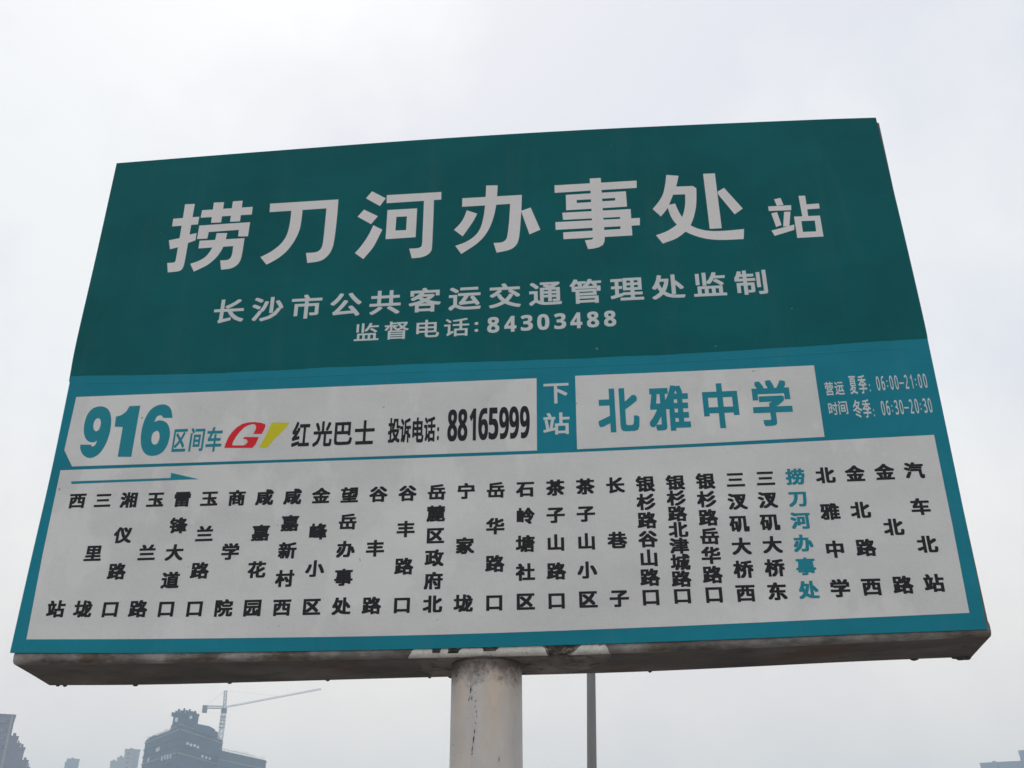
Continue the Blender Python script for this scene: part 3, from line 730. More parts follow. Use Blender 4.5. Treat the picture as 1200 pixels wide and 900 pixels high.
        [[(0.3822,2.873),(0.4177,2.872),(0.4239,2.8658),(0.4235,2.8604),(0.4232,2.855),(0.4228,2.8495),(0.4223,2.8438),(0.4217,2.8378),(0.421,2.8316),(0.4201,2.8253),(0.419,2.8189),(0.4175,2.8123),(0.4157,2.8054),(0.4138,2.7987),(0.4117,2.7926),(0.4096,2.787),(0.4074,2.7818),(0.4051,2.777),(0.4026,2.7727),(0.4001,2.7691),(0.3977,2.766),(0.3949,2.7632),(0.3917,2.7602),(0.3879,2.7569),(0.3838,2.7536),(0.3792,2.7503),(0.3741,2.7472),(0.3683,2.7445),(0.3617,2.7421),(0.355,2.7398),(0.3483,2.7374),(0.3365,2.7577),(0.3418,2.7595),(0.347,2.7613),(0.3522,2.7632),(0.3573,2.7655),(0.3624,2.7684),(0.3675,2.7716),(0.3723,2.7751),(0.3765,2.7785),(0.38,2.7818),(0.3828,2.785),(0.3853,2.7884),(0.3876,2.7921),(0.3897,2.7963),(0.3917,2.8007),(0.3934,2.8054),(0.3949,2.8102),(0.3962,2.8151),(0.3973,2.8202),(0.3983,2.8254),(0.3991,2.8307),(0.3997,2.8361),(0.4001,2.8416),(0.4005,2.8471),(0.4008,2.8526),(0.3739,2.8534)]],
        [[(0.3627,2.828),(0.3793,2.8316),(0.3805,2.8269),(0.3816,2.8222),(0.3829,2.8175),(0.3842,2.813),(0.3857,2.8086),(0.3873,2.8044),(0.3891,2.8002),(0.3912,2.796),(0.3937,2.7916),(0.3965,2.787),(0.3997,2.7827),(0.4031,2.7788),(0.4069,2.7754),(0.4111,2.7725),(0.4155,2.7698),(0.4203,2.7675),(0.4255,2.7654),(0.4309,2.7636),(0.4367,2.7621),(0.4428,2.761),(0.4492,2.7602),(0.4559,2.7599),(0.463,2.7597),(0.4707,2.7598),(0.4791,2.76),(0.4883,2.7604),(0.4977,2.761),(0.5069,2.7615),(0.5036,2.738),(0.4937,2.738),(0.4837,2.738),(0.474,2.7381),(0.4653,2.7384),(0.4578,2.7389),(0.4512,2.7396),(0.4452,2.7405),(0.4394,2.7417),(0.4338,2.743),(0.4285,2.7447),(0.4235,2.7465),(0.4187,2.7484),(0.414,2.7505),(0.4095,2.7528),(0.4052,2.7552),(0.4013,2.7576),(0.3979,2.7599),(0.3948,2.7622),(0.3919,2.7646),(0.3889,2.7675),(0.3858,2.7708),(0.3827,2.7745),(0.3796,2.7784),(0.3769,2.7826),(0.3744,2.7869),(0.3722,2.7914),(0.3702,2.7963),(0.3683,2.8016),(0.3667,2.8077),(0.3653,2.8143),(0.3641,2.8212)]],
        [[(0.4405,2.901),(0.4638,2.9004),(0.4644,2.7662),(0.4413,2.7661)]],
        [[(0.4646,2.8545),(0.4784,2.8631),(0.5097,2.8103),(0.4926,2.7974),(0.4652,2.8482)]],
        [[(0.5724,2.8285),(0.5853,2.8309),(0.5888,2.8139),(0.5759,2.8124)]],
        [[(0.5589,2.812),(0.6034,2.8121),(0.6021,2.8001),(0.5592,2.8009)]],
        [[(0.563,2.7948),(0.5744,2.7974),(0.5792,2.7662),(0.5685,2.7621)]],
        [[(0.5879,2.7969),(0.6002,2.7966),(0.5937,2.7622),(0.582,2.7623)]],
        [[(0.5585,2.7543),(0.6036,2.7658),(0.602,2.7534),(0.5634,2.7416)]],
        [[(0.6204,2.8335),(0.6333,2.8331),(0.6325,2.784),(0.6213,2.784)]],
        [[(0.6324,2.812),(0.6571,2.8126),(0.6568,2.8005),(0.632,2.8001)]],
        [[(0.6054,2.7843),(0.6549,2.7837),(0.6548,2.7343),(0.6052,2.7341)], [(0.6179,2.7728),(0.6436,2.7726),(0.6428,2.747),(0.6176,2.7474)]],
    ],
    'route_number': [
        [[(-0.7231,2.4334),(-0.7203,2.4326),(-0.7175,2.4316),(-0.7147,2.4302),(-0.7122,2.4284),(-0.7099,2.4262),(-0.7079,2.4236),(-0.706,2.4207),(-0.7044,2.4174),(-0.7029,2.4138),(-0.7017,2.4099),(-0.7006,2.4057),(-0.6998,2.4013),(-0.6992,2.3967),(-0.6987,2.3919),(-0.6985,2.3869),(-0.6984,2.382),(-0.6986,2.3772),(-0.6989,2.3724),(-0.6995,2.3676),(-0.7002,2.363),(-0.7012,2.3585),(-0.7024,2.3541),(-0.7038,2.3499),(-0.7053,2.346),(-0.7069,2.3426),(-0.7088,2.3395),(-0.7107,2.3368),(-0.7129,2.3344),(-0.7153,2.3324),(-0.7179,2.3308),(-0.7206,2.3297),(-0.7232,2.3289),(-0.7257,2.3285),(-0.7282,2.3286),(-0.7307,2.329),(-0.7331,2.3298),(-0.7356,2.3309),(-0.738,2.3325),(-0.7404,2.3343),(-0.7426,2.3365),(-0.7446,2.339),(-0.7464,2.342),(-0.7481,2.3451),(-0.7494,2.3478),(-0.7501,2.3501),(-0.7505,2.3522),(-0.7507,2.3542),(-0.751,2.3562),(-0.7307,2.3553),(-0.7302,2.3545),(-0.7296,2.3536),(-0.7291,2.3527),(-0.7284,2.3521),(-0.7277,2.3517),(-0.7268,2.3515),(-0.726,2.3514),(-0.7251,2.3517),(-0.7242,2.3522),(-0.7233,2.353),(-0.7224,2.354),(-0.7217,2.3553),(-0.7212,2.3569),(-0.7208,2.3589),(-0.7205,2.361),(-0.7202,2.363),(-0.7217,2.3621),(-0.7232,2.3611),(-0.7248,2.3602),(-0.7266,2.3598),(-0.7288,2.3598),(-0.7312,2.3602),(-0.7337,2.3609),(-0.736,2.3619),(-0.7382,2.3634),(-0.7404,2.3653),(-0.7424,2.3676),(-0.7442,2.3701),(-0.7457,2.3727),(-0.7471,2.3757),(-0.7484,2.3789),(-0.7494,2.3824),(-0.7502,2.3865),(-0.7508,2.3909),(-0.7512,2.3955),(-0.7513,2.4001),(-0.7512,2.4046),(-0.7508,2.4092),(-0.7502,2.4137),(-0.7492,2.4176),(-0.7478,2.421),(-0.7461,2.4241),(-0.7442,2.4267),(-0.7422,2.4289),(-0.7401,2.4306),(-0.7378,2.4318),(-0.7354,2.4326),(-0.733,2.4333),(-0.7306,2.4337),(-0.7281,2.4339),(-0.7256,2.4338)], [(-0.7272,2.4092),(-0.7256,2.4089),(-0.7239,2.408),(-0.7223,2.4066),(-0.7211,2.4049),(-0.7203,2.4028),(-0.7197,2.4003),(-0.7194,2.3977),(-0.7193,2.3951),(-0.7194,2.3926),(-0.7196,2.39),(-0.7201,2.3875),(-0.7208,2.3856),(-0.7217,2.3842),(-0.7229,2.3831),(-0.7242,2.3825),(-0.7255,2.3823),(-0.7267,2.3826),(-0.7281,2.3834),(-0.7293,2.3846),(-0.7304,2.386),(-0.7314,2.3878),(-0.7322,2.3901),(-0.7329,2.3925),(-0.7333,2.3949),(-0.7334,2.3973),(-0.7333,2.3999),(-0.7329,2.4024),(-0.7323,2.4045),(-0.7313,2.4062),(-0.7301,2.4077),(-0.7286,2.4088)]],
        [[(-0.6696,2.4318),(-0.6489,2.4318),(-0.6485,2.3276),(-0.6745,2.3286),(-0.6754,2.3889),(-0.6912,2.3901),(-0.6924,2.4107),(-0.6822,2.4138),(-0.6743,2.4205)]],
        [[(-0.6044,2.4325),(-0.6016,2.432),(-0.5989,2.4311),(-0.5963,2.4299),(-0.5939,2.4284),(-0.5918,2.4266),(-0.59,2.4246),(-0.5883,2.4221),(-0.5868,2.4192),(-0.5855,2.4158),(-0.5844,2.4118),(-0.5833,2.4076),(-0.5823,2.4035),(-0.6001,2.4043),(-0.6008,2.4054),(-0.6015,2.4066),(-0.6022,2.4077),(-0.6032,2.4085),(-0.6043,2.4092),(-0.6056,2.4097),(-0.607,2.41),(-0.6083,2.41),(-0.6097,2.4096),(-0.6111,2.4089),(-0.6124,2.4078),(-0.6135,2.4063),(-0.6143,2.4043),(-0.6149,2.4017),(-0.6154,2.3989),(-0.616,2.3963),(-0.6141,2.3972),(-0.6123,2.3981),(-0.6104,2.399),(-0.6083,2.3994),(-0.6059,2.3995),(-0.6033,2.3992),(-0.6007,2.3986),(-0.5982,2.3978),(-0.596,2.3966),(-0.5938,2.3952),(-0.5917,2.3934),(-0.5899,2.3913),(-0.5881,2.3887),(-0.5865,2.3856),(-0.585,2.3823),(-0.5839,2.3789),(-0.583,2.3752),(-0.5823,2.3712),(-0.5819,2.3672),(-0.5818,2.3632),(-0.582,2.3593),(-0.5824,2.3554),(-0.5831,2.3515),(-0.584,2.3479),(-0.5852,2.3444),(-0.5865,2.3411),(-0.5882,2.338),(-0.5901,2.3354),(-0.5923,2.3332),(-0.5948,2.3315),(-0.5975,2.3301),(-0.6004,2.329),(-0.6034,2.3283),(-0.6067,2.328),(-0.6101,2.328),(-0.6131,2.3283),(-0.616,2.329),(-0.6187,2.3301),(-0.6212,2.3315),(-0.6236,2.3333),(-0.6259,2.3356),(-0.628,2.3383),(-0.6299,2.3413),(-0.6317,2.3447),(-0.6332,2.3485),(-0.6345,2.3527),(-0.6356,2.3572),(-0.6365,2.3621),(-0.6372,2.3674),(-0.6376,2.3731),(-0.6379,2.379),(-0.6378,2.3846),(-0.6374,2.3901),(-0.6368,2.3955),(-0.6359,2.4006),(-0.6347,2.4055),(-0.6333,2.4101),(-0.6316,2.4145),(-0.6297,2.4185),(-0.6275,2.422),(-0.625,2.4248),(-0.6223,2.427),(-0.6194,2.4289),(-0.6165,2.4303),(-0.6135,2.4314),(-0.6104,2.4322),(-0.6074,2.4325)], [(-0.609,2.3782),(-0.6075,2.3781),(-0.606,2.3774),(-0.6047,2.3761),(-0.6035,2.3745),(-0.6026,2.3724),(-0.6019,2.3697),(-0.6013,2.3668),(-0.6011,2.364),(-0.6011,2.3613),(-0.6014,2.3585),(-0.602,2.3559),(-0.6027,2.3538),(-0.6037,2.3523),(-0.605,2.3512),(-0.6064,2.3505),(-0.6078,2.3502),(-0.6092,2.3504),(-0.6106,2.3511),(-0.612,2.3521),(-0.6132,2.3534),(-0.6141,2.3549),(-0.615,2.3568),(-0.6156,2.3589),(-0.616,2.3612),(-0.6163,2.3639),(-0.6163,2.3669),(-0.6161,2.3699),(-0.6154,2.3724),(-0.6142,2.3745),(-0.6125,2.3762),(-0.6107,2.3775)]],
    ],
}

glyphs = {}
EM_C = (0.5, 0.3575)


def glyph(ch):
    if ch not in glyphs:
        c = bpy.data.curves.new('text', 'FONT')
        c.body = ch
        c.size = 1
        c.resolution_u = 3
        o = bpy.data.objects.new('text', c)
        C.objects.link(o)
        me = bpy.data.meshes.new_from_object(o.evaluated_get(bpy.context.evaluated_depsgraph_get()))
        v = np.array([q.co[:2] for q in me.vertices])
        if 0x2fff < ord(ch) < 0x1d000:
            v = v - np.array(EM_C)
        else:
            v = v - (v.min(0) + v.max(0)) / 2
        f = [tuple(p.vertices) for p in me.polygons]
        nz = [p.normal.z for p in me.polygons]
        f = [q if k > 0 else q[::-1] for q, k in zip(f, nz)]
        bpy.data.objects.remove(o)
        bpy.data.curves.remove(c)
        bpy.data.meshes.remove(me)
        glyphs[ch] = (v, f)
    return glyphs[ch]


def lettering(name, line, dx, dz, material, parent, y, label=None):
    mb = MB()
    for ch, x, z, sx_, sz_ in line:
        v, f = glyph(ch)
        k = 0
        for a in (-1, 0, 1):
            for c in (-1, 0, 1):
                if (a or c) and not (dx or dz):
                    continue
                yy = y - 0.00002 * k
                k += 1
                mb.add([(x + sx_ * (p[0] + a * dx), yy, z + sz_ * (p[1] + c * dz)) for p in v], f)
    return mb.build(name, material, parent, label=label)


USE = {'authority_line': ('authority_line', 'letter_pale', 'upper'),
       'hotline': ('hotline', 'letter_pale', 'upper'), 
       'route_kind': ('route_kind', 'ink_teal', 'lower'), 'company_name': ('company_name', 'ink', 'lower'),
       'complaint_line': ('complaint_line', 'ink', 'lower'), 'complaint_number': ('phone_number', 'ink', 'lower'),
       'next_stop_caption': ('next_stop_caption', 'letter_pale', 'lower'), 'next_stop_name': ('next_stop_name', 'ink_teal', 'lower'),
       'service_caption': ('service_caption', 'letter_pale', 'lower'), 'summer_hours': ('summer_hours', 'letter_pale', 'lower'),
       'winter_hours': ('winter_hours', 'letter_pale', 'lower')}
for key, (dx, dz, line) in LINES.items():
    nm, mt, where = USE[key]
    on_white = mt in ('ink', 'ink_teal')
    lettering(nm, line, dx, dz, M[mt], upper if where == 'upper' else lower, -0.0006 if on_white else (-0.0002 if where == 'lower' else 0.0004))


def outlined(name, strokes, material, parent, y):
    """Lettering whose strokes are filled outlines, each lying a hair above the one before."""
    mb = MB()
    for k, rings in enumerate(strokes):
        cu = bpy.data.curves.new('outline', 'CURVE')
        cu.dimensions = '2D'
        cu.fill_mode = 'BOTH'
        for ring in rings:
            sp_ = cu.splines.new('POLY')
            sp_.points.add(len(ring) - 1)
            for q, (x, z) in zip(sp_.points, ring):
                q.co = (x, z, 0, 1)
            sp_.use_cyclic_u = True
        o = bpy.data.objects.new('outline', cu)
        C.objects.link(o)
        me = bpy.data.meshes.new_from_object(o.evaluated_get(bpy.context.evaluated_depsgraph_get()))
        mb.add([(v.co.x, y - 0.000015 * (k % 9), v.co.y) for v in me.vertices],
               [tuple(p.vertices) if p.normal.z > 0 else tuple(p.vertices)[::-1] for p in me.polygons])
        bpy.data.objects.remove(o)
        bpy.data.curves.remove(cu)
        bpy.data.meshes.remove(me)
    return mb.build(name, material, parent)


outlined('station_title', HAND['station_title'], M['letter_white'], upper, 0.0004)
outlined('route_number', HAND['route_number'], M['ink_teal'], lower, -0.0006)
for line in COLUMNS:
    here = line[0][0] == '捞'
    lettering('station_name', [(q[0], q[1], q[2], q[3] * 1.0, q[4]) for q in line], 0.044, 0.034, M['ink_teal' if here else 'ink'], lower, -0.0006, 'teal station name among the black ones' if here else None)

# ------------------------------------------------------------------ pole of the sign
PR, PX, PY = 0.0589, 0.002, 0.066
b = MB()
b.lathe([(PR, 0.02)] + [(PR, 0.02 + 1.94 * k / 24) for k in range(1, 25)], 64, (PX, PY))
pole = b.build('pole', M['pole'], sign, smooth=60)
b = MB()
V, F = [], []
for i in range(96):
    t = 2 * math.pi * i / 96
    k = 0.6 + 0.7 * abs(noise.noise(Vector((math.cos(t) * 5, math.sin(t) * 5, 0.4))))
    for j in range(6):
        a = 2 * math.pi * j / 6
        r = PR + 0.0012 * k * math.cos(a) + 0.0002
        V.append((PX + r * math.cos(t), PY + r * math.sin(t), Z0 - 0.0245 + 0.0020 * k * math.sin(a)))
for i in range(96):
    for j in range(6):
        F.append((i * 6 + j, ((i + 1) % 96) * 6 + j, ((i + 1) % 96) * 6 + (j + 1) % 6, i * 6 + (j + 1) % 6))
b.add(V, F)
b.build('weld_seam', M['weld'], pole, smooth=80)
b = MB()
b.box(PX - 0.15, PX + 0.15, PY - 0.15, PY + 0.15, 0.002, 0.022)
b.build('base_plate', M['box'], sign)
for sx_ in (-1, 1):
    for sy_ in (-1, 1):
        b = MB()
        b.bar((PX + sx_ * 0.115, PY + sy_ * 0.115, 0.02), (PX + sx_ * 0.115, PY + sy_ * 0.115, 0.05), 0.012, 6)
        b.build('bolt', M['box'], sign)


def scuff(pts, width):
    """A dark scrape on the pole: points are (offset across the pole in units of its radius, z)."""
    b = MB()
    V, F = [], []
    fine = curve_pts(pts, 14)
    for i, (u, z) in enumerate(fine):
        k = math.sin(math.pi * (i + 0.3) / (len(fine) - 0.4)) * (0.6 + 0.8 * abs(noise.noise(Vector((u * 9, z * 160, 0)))))
        for s in (-1, 1):
            uu = u + s * width * k / PR
            V.append((PX + (PR + 0.0006) * uu, PY - (PR + 0.0006) * math.sqrt(1 - uu * uu), z))
    for i in range(len(fine) - 1):
        F.append((2 * i + 2, 2 * i + 3, 2 * i + 1, 2 * i))
    b.add(V, F)
    b.build('scuff_mark', M['black_mark'], pole)


def pz(y):
    return Z0 - 0.047 - 0.00135 * (y - 785)


flecks = [([(-0.325, pz(799)), (-0.335, pz(806)), (-0.345, pz(810))], 0.0011), ([(-0.34, pz(811)), (-0.365, pz(817))], 0.0006),
          ([(-0.295, pz(804)), (-0.30, pz(807))], 0.0007), ([(-0.29, pz(812)), (-0.30, pz(818))], 0.0010), ([(-0.38, pz(814)), (-0.40, pz(819))], 0.0005),
          ([(-0.17, pz(817.5)), (-0.20, pz(819.5))], 0.0011), ([(-0.20, pz(824)), (-0.21, pz(826))], 0.0008), ([(-0.17, pz(829)), (-0.165, pz(833))], 0.0008),
          ([(-0.15, pz(834.5)), (-0.16, pz(838))], 0.0006), ([(-0.18, pz(842)), (-0.185, pz(845))], 0.0005),
          ([(-0.205, pz(850)), (-0.215, pz(856))], 0.0012), ([(-0.22, pz(857)), (-0.25, pz(867))], 0.0013), ([(-0.255, pz(868)), (-0.28, pz(876))], 0.0008),
          ([(-0.30, pz(878.5)), (-0.24, pz(876.5))], 0.0009), ([(0.44, pz(880)), (0.43, pz(887))], 0.0007), ([(-0.84, pz(864)), (-0.83, pz(866))], 0.0008)]
for pts, wd in flecks:
    scuff(pts, wd)

# ------------------------------------------------------------------ lamp post across the road, its head hidden behind the board
lamp = thing('street_lamp', 'plain grey street lamp post rising behind the sign board to the right of its pole', 'street lamp', (-0.02, 15.0, 0))
b = MB()
b.bar((-0.07, 15, 0.25), (0.16, 15, 7.6), 0.086, 20, 0.060)
post = b.build('post', M['post'], lamp, smooth=50)
b = MB()
b.bar((-0.075, 15, 0.0), (-0.07, 15, 0.25), 0.14, 20, 0.12)
b.build('base', M['post'], lamp, smooth=50)
b = MB()
b.bar((0.16, 15, 7.55), (0.16, 14.3, 7.9), 0.04, 10)
b.bar((0.16, 14.3, 7.9), (0.16, 13.6, 7.95), 0.04, 10)
b.build('arm', M['post'], lamp, smooth=50)
b = MB()
b.box(0.02, 0.30, 12.95, 13.62, 7.90, 8.0)
b.box(0.06, 0.26, 13.0, 13.55, 8.0, 8.06)
head = b.build('lamp_head', M['post'], lamp)
b = MB()
b.box(0.06, 0.26, 13.02, 13.5, 7.87, 7.898)
b.build('lamp_lens', M['lens'], head)


# ------------------------------------------------------------------ far buildings
def facade_windows(root, M4, w0, z0, z1, storey, bay, material, wsize=(1.4, 1.5), skip=0.0, face_y=0.0, limit=60):
    """Windows on the face y = face_y of a block in its own frame; the highest are parts, the rest one part."""
    cells = []
    nz = int((z1 - z0) / storey)
    nx = int(w0 / bay)
    for r in range(nz):
        zc = z1 - storey * (r + 0.55)
        for c_ in range(nx):
            if rnd.random() < skip:
                continue
            cells.append((-w0 / 2 + (c_ + 0.5) * w0 / nx, zc))
    rest = MB()
    for i, (xc, zc) in enumerate(cells):
        mb = MB() if i < limit else rest
        mb.box(xc - wsize[0] / 2, xc + wsize[0] / 2, face_y - 0.12, face_y + 0.2, zc - wsize[1] / 2, zc + wsize[1] / 2, M4)
        if i < limit:
            mb.build('window', material, root)
    if rest.f:
        o = rest.build('lower_windows', material, root)
        o['kind'] = 'stuff'


def frame(x, y, ang):
    return Matrix.Translation((x, y, 0)) @ Matrix.Rotation(ang, 4, 'Z')


# tower block under construction: two faces meet at a near corner
corner = Vector((-175.7, 430.0))
left = Vector((-207.3, 469.4))
right = Vector((-172.7, 473.5))
main = thing('unfinished_tower', 'hazy dark tower under construction with a crowned lift core, directly below the crane', 'building', (-185.0, 455.0, -0.14))
u1 = (left - corner)
u2 = (right - corner)
L1, L2 = u1.length, u2.length
far = corner + u1 + u2


def prism(poly, z0, z1):
    b = MB()
    n_ = len(poly)
    area = sum(poly[i][0] * poly[(i + 1) % n_][1] - poly[(i + 1) % n_][0] * poly[i][1] for i in range(n_))
    if area < 0:
        poly = poly[::-1]
    b.add([(x, y, z0) for x, y in poly] + [(x, y, z1) for x, y in poly],
          [tuple(range(n_ - 1, -1, -1)), tuple(range(n_, 2 * n_))] + [(i, (i + 1) % n_, (i + 1) % n_ + n_, i + n_) for i in range(n_)])
    return b


body = prism([corner, right, far, left], -0.14, 67.6).build('netted_shell', M['net'], main)
ang1 = math.atan2(-u1.y, -u1.x)              # left face runs from left end to corner
ang2 = math.atan2(u2.y, u2.x)
mid1 = (corner + left) / 2
mid2 = (corner + right) / 2
F1 = frame(mid1.x, mid1.y, ang1)
F2 = frame(mid2.x, mid2.y, ang2)
for r in range(9):                           # slab edges
    z = 66.0 - 3.1 * r
    b = MB()
    b.box(-L1 / 2, L1 / 2 - 0.3, -0.45, -0.02, z, z + 0.45, F1)
    b.box(-L2 / 2 + 0.3, L2 / 2, -0.45, -0.02, z, z + 0.45, F2)
    b.build('floor_slab', M['concrete'] if r % 3 == 0 else M['net'], main)
for (xc, zc) in ((-4, 61.1), (-1, 61.1), (6, 56.6), (10, 56.7), (14, 56.4), (18, 56.3), (-15, 58)):
    b = MB()
    b.box(xc - 0.55, xc + 0.55, -0.5, -0.03, zc - 0.9, zc + 0.9, F1)
    b.build('pale_opening', M['bright'], main)
for (xc, zc) in ((-14, 61.6), (-10.5, 61.4), (-7, 61.6), (-3.5, 61.4), (2, 58.3), (6, 58.2), (10, 58.3)):
    b = MB()
    b.box(xc - 0.8, xc + 0.8, -0.5, -0.03, zc - 0.5, zc + 0.5, F2)
    b.build('pale_opening', M['bright'], main)
# roof edge scaffold poles
for F_, L_ in ((F1, L1), (F2, L2)):
    b = MB()
    k = -L_ / 2 + 0.8
    while k < L_ / 2:
        hgt = 67.6 + rnd.uniform(0.6, 1.7)
        p0, p1 = F_ @ Vector((k, 0.6, 67.5)), F_ @ Vector((k, 0.6, hgt))
        b.bar(p0, p1, 0.11, 4)
        k += rnd.uniform(1.4, 2.6)
    b.bar(F_ @ Vector((-L_ / 2, 0.6, 68.4)), F_ @ Vector((L_ / 2, 0.6, 68.4)), 0.09, 4)
    b.build('roof_scaffold', M['concrete'], main)
# formwork and stacked material along the roof edge
for F_, L_, n_ in ((F1, L1, 11), (F2, L2, 10)):
    for q in range(n_):
        b = MB()
        k = -L_ / 2 + 1.5 + (L_ - 4) * q / n_ + rnd.uniform(-1, 1)
        wd_ = rnd.uniform(0.7, 2.4)
        b.box(k, k + wd_, 0.9, 2.2, 67.5, 67.6 + rnd.uniform(0.3, 1.5), F_)
        b.build('formwork', M['net'], main)
# crowned core
b = prism([(-187.0, 447), (-174.4, 444.5), (-171.5, 452), (-172.5, 462), (-188, 462)], 67.0, 70.6)
b.build('core_plinth', M['net'], main)
b = MB()
b.box(-186.3, -176.6, 446.5, 451.0, 70.0, 75.4)
core = b.build('lift_core', M['net'], main)
b = MB()
for i, (x, wd_, hgt) in enumerate(((-186.7, 0.5, 75.9), (-185.3, 0.4, 76.5), (-184.2, 0.35, 77.3), (-182.9, 0.55, 76.6), (-181.8, 0.3, 77.5), (-180.6, 0.45, 76.7), (-179.3, 0.3, 77.1), (-178.2, 0.5, 76.2), (-176.8, 0.4, 76.3))):
    b.box(x - wd_, x + wd_, 446.2, 447.0, 74.6, hgt)
    b.box(x - wd_ * 0.7, x + wd_ * 0.8, 450.4, 451.2, 74.6, hgt - 0.6)
b.box(-187.1, -176.1, 446.0, 447.2, 74.2, 75.5)
b.build('core_crown', M['net'], core)
b = MB()
b.box(-185.2, -184.0, 446.1, 446.45, 71.8, 73.6)
b.box(-178.8, -177.7, 446.1, 446.45, 73.0, 74.2)
b.build('core_opening', M['bright'], core)
b = MB()
b.box(-174.2, -170.6, 457, 461, 67.0, 69.3)
b.build('roof_shed', M['net'], main)

# lower wing
wing = thing('unfinished_block', 'lower hazy block stepping down to the right of the crowned tower', 'building', (-160.0, 480.0, -0.14))
a, c_ = Vector((-168.8, 460.0)), Vector((-159.4, 499.0))
pr_ = prism([a, c_, c_ + Vector((-16, 4)), a + Vector((-3, 12))], -0.14, 61.6)
pr_.build('netted_shell', M['net'], wing)
uv = c_ - a
F3 = frame(*((a + c_) / 2), math.atan2(uv.y, uv.x))
for r in range(5):
    b = MB()
    z = 60.6 - 3.1 * r
    b.box(-uv.length / 2, uv.length / 2, -0.45, -0.02, z, z + 0.4, F3)
    b.build('floor_slab', M['concrete'] if r == 1 else M['net'], wing)
b = MB()
k = -uv.length / 2 + 1
while k < uv.length / 2:
    b.bar(F3 @ Vector((k, 0.5, 61.5)), F3 @ Vector((k, 0.5, 62.2 + rnd.uniform(0, 1.3))), 0.1, 4)
    k += 2.1
b.bar(F3 @ Vector((-uv.length / 2, 0.5, 62.5)), F3 @ Vector((uv.length / 2 - 9, 0.5, 62.5)), 0.09, 4)
b.build('roof_scaffold', M['concrete'], wing)

# tower crane
crane = thing('tower_crane', 'pale lattice tower crane with a long raised jib above the unfinished tower', 'crane', (-171.0, 476.0, -0.14))


def lattice(b, p0, p1, wd, step, r, tri=False):
    p0, p1 = Vector(p0), Vector(p1)
    ax = (p1 - p0)
    n_ = max(2, int(ax.length / step))
    q = ax.to_track_quat('Z', 'Y')
    off = [(-1, -1), (1, -1), (1, 1), (-1, 1)] if not tri else [(-1, -0.6), (1, -0.6), (0, 0.9)]
    off = [q @ Vector((o_[0] * wd / 2, o_[1] * wd / 2, 0)) for o_ in off]
    for o_ in off:
        b.bar(p0 + o_, p1 + o_, r, 4)
    for i in range(n_):
        s0, s1 = p0 + ax * i / n_, p0 + ax * (i + 1) / n_
        for k in range(len(off)):
            k2 = (k + 1) % len(off)
            b.bar(s0 + off[k], s0 + off[k2], r * 0.7, 4)
            b.bar(s0 + off[k], s1 + off[k2], r * 0.7, 4)


mx_, my_ = -174.5, 476.0
b = MB()
lattice(b, (mx_ - 0.2, my_, 0), (mx_ - 0.2, my_, 80.0), 1.7, 2.2, 0.14)
b.build('mast', M['crane'], crane)
b = MB()
for z in (73.4, 75.0, 76.6, 78.2):
    b.box(mx_ - 1.35, mx_ + 0.95, my_ - 1.15, my_ + 1.15, z, z + 0.35)
b.build('climbing_collar', M['crane'], crane)
b = MB()
b.box(mx_ - 1.1, mx_ + 0.9, my_ - 1.1, my_ + 1.1, 80.0, 82.2)
b.build('slewing_cab', M['ballast'], crane)
b = MB()
lattice(b, (mx_, my_, 82.2), (mx_ - 0.5, my_, 90.4), 1.1, 1.8, 0.12)
b.build('tower_head', M['crane'], crane)
jt = Vector((mx_ + 49.4, my_ - 15.0, 87.3))
b = MB()
lattice(b, (mx_ + 0.6, my_ - 0.2, 82.7), jt, 0.85, 1.7, 0.065, True)
b.build('jib', M['crane'], crane)
b = MB()
lattice(b, (mx_ - 0.6, my_ + 0.2, 82.6), (mx_ - 10.6, my_ + 1.6, 83.2), 1.1, 1.7, 0.13)
b.build('counter_jib', M['crane'], crane)
b = MB()
b.box(mx_ - 10.9, mx_ - 9.1, my_ + 0.6, my_ + 2.4, 80.6, 83.9)
b.build('counterweight', M['ballast'], crane)
b = MB()
b.bar((mx_ - 0.5, my_, 90.2), (mx_ + 28, my_ - 8.5, 85.6), 0.03, 4)
b.bar((mx_ - 0.5, my_, 90.2), (mx_ - 9.8, my_ + 1.5, 83.6), 0.05, 4)
b.build('tie_rod', M['crane'], crane)


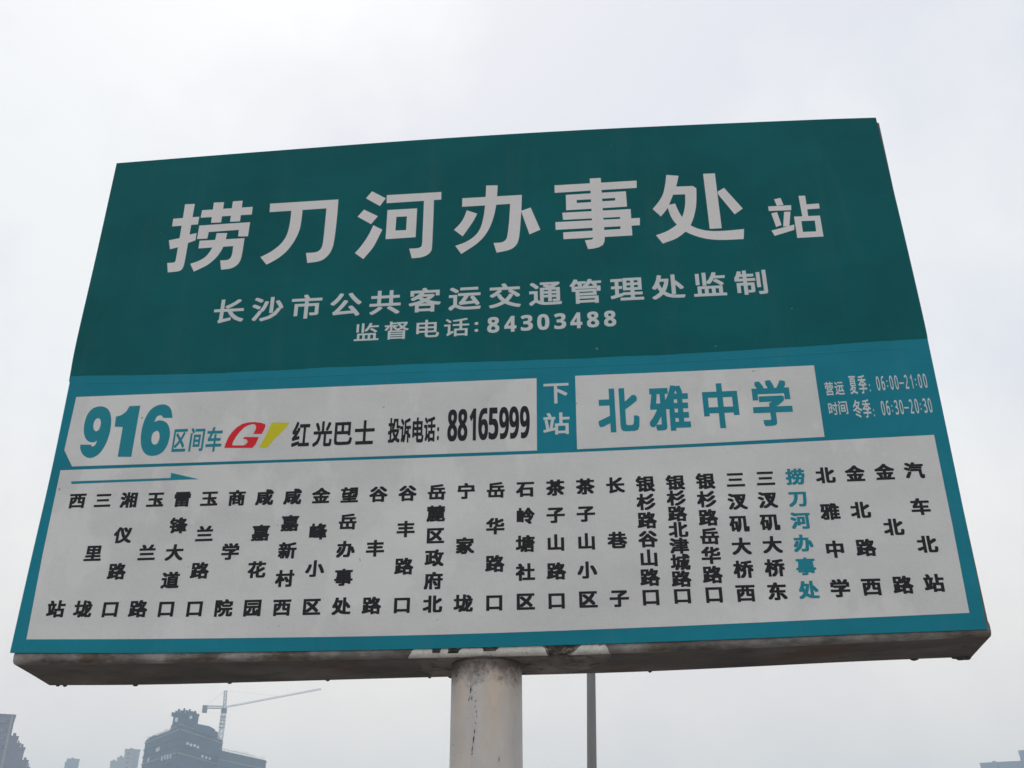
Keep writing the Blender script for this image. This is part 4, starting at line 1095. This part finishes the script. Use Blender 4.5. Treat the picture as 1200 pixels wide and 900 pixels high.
def stepped(name, label, x, y, ang, blocks, wall, storey=3.0, bay=3.6, wsize=(1.5, 1.4), skip=0.25, limit=40, extra=None):
    """A building of stacked setbacks: blocks are (x0, x1, depth, height) in its own frame."""
    t_ = thing(name, label, 'building', (x, y, -0.14))
    F_ = frame(x, y, math.atan2(-x, y) + ang)       # turned to face the street
    for i, (x0, x1, dep, h) in enumerate(blocks):
        b = MB()
        b.box(x0, x1, i * 0.35, dep, -0.14, h, F_)
        b.box(x0 - 0.3, x1 + 0.3, i * 0.35 - 0.3, dep + 0.3, h - 0.01, h + 0.55, F_)
        wl = b.build('wall', M[wall], t_)
        wdt = x1 - x0
        if wdt > 3:
            facade_windows(t_, F_ @ Matrix.Translation(((x0 + x1) / 2, 0, 0)), wdt - 0.6, 3, h - 0.6, storey, bay, M['pane'], wsize, skip, i * 0.35, limit if i == 0 else 12)
        if wdt > 6:                                   # pilasters and balcony edges
            k_ = 0
            while x0 + 1.2 + k_ * bay * 1.5 < x1:
                b = MB()
                xp = x0 + 0.3 + k_ * bay * 1.5
                b.box(xp, xp + 0.7, i * 0.35 - 0.55, i * 0.35 - 0.003, -0.14, h - 0.02, F_)
                b.build('pilaster', M['fawn' if wall == 'mauve' else wall], t_)
                k_ += 1
            for r_ in range(5):
                b = MB()
                z_ = h - 2.9 - storey * r_
                b.box(x0 + wdt * 0.52, x0 + wdt * 0.86, i * 0.35 - 1.3, i * 0.35 - 0.56, z_, z_ + 0.9, F_)
                b.build('balcony', M[wall], t_)
        # roof clutter
        b = MB()
        b.box(x0 + wdt * 0.3, x0 + wdt * 0.3 + min(2.2, wdt * 0.4), 2.0, 4.5, h + 0.5, h + 1.5 + 0.3 * (i % 2), F_)
        b.build('roof_hut', M[wall], wl)
    return t_


stepped('apartment_tower', 'hazy mauve apartment tower stepping down at the left edge of the photo', -226.0, 380.0, 0.0,
        [(-13, 4.85, 16, 65.0), (4.75, 7.3, 14, 57.4), (7.2, 8.6, 13, 55.0), (8.5, 10.4, 12, 53.6), (10.3, 12.4, 11, 49.2), (12.3, 13.4, 10, 46.8)], 'mauve', limit=45)
stepped('apartment_block', 'faint hazy block with a raised left half, immediately left of the unfinished tower', -322.0, 700.0, 0.0,
        [(-0.2, 9.4, 14, 94.0), (-4.2, -0.1, 13, 88.6), (-8.2, -4.1, 13, 86.2)], 'fawn', limit=30)
stepped('flat_block', 'small faint block peeking over the bottom edge, between the mauve tower and the stepped block', -408.5, 800.0, 0.0,
        [(-4.4, 4.4, 12, 100.6), (-5.6, -4.3, 10, 98.0)], 'slate', limit=20)
stepped('office_block', 'pale blue hazy block low in the far right corner', 255.0, 700.0, 0.0,
        [(-16, 8.0, 18, 77.6), (7.9, 22, 18, 83.8)], 'slate', limit=40)

# ------------------------------------------------------------------ haze
hz = bpy.data.materials.new('haze')
hz.use_nodes = True
hn = hz.node_tree
hn.nodes.clear()
out = hn.nodes.new('ShaderNodeOutputMaterial')
pv = hn.nodes.new('ShaderNodeVolumePrincipled')
pv.inputs['Color'].default_value = (0.68, 0.84, 1.0, 1)
pv.inputs['Density'].default_value = 0.00105
pv.inputs['Anisotropy'].default_value = 0.15
hn.links.new(pv.outputs['Volume'], out.inputs['Volume'])
b = MB()
b.box(-1320, 1320, -420, 1170, -1.5, 118)
o = b.build('haze', hz)
o['kind'] = 'stuff'
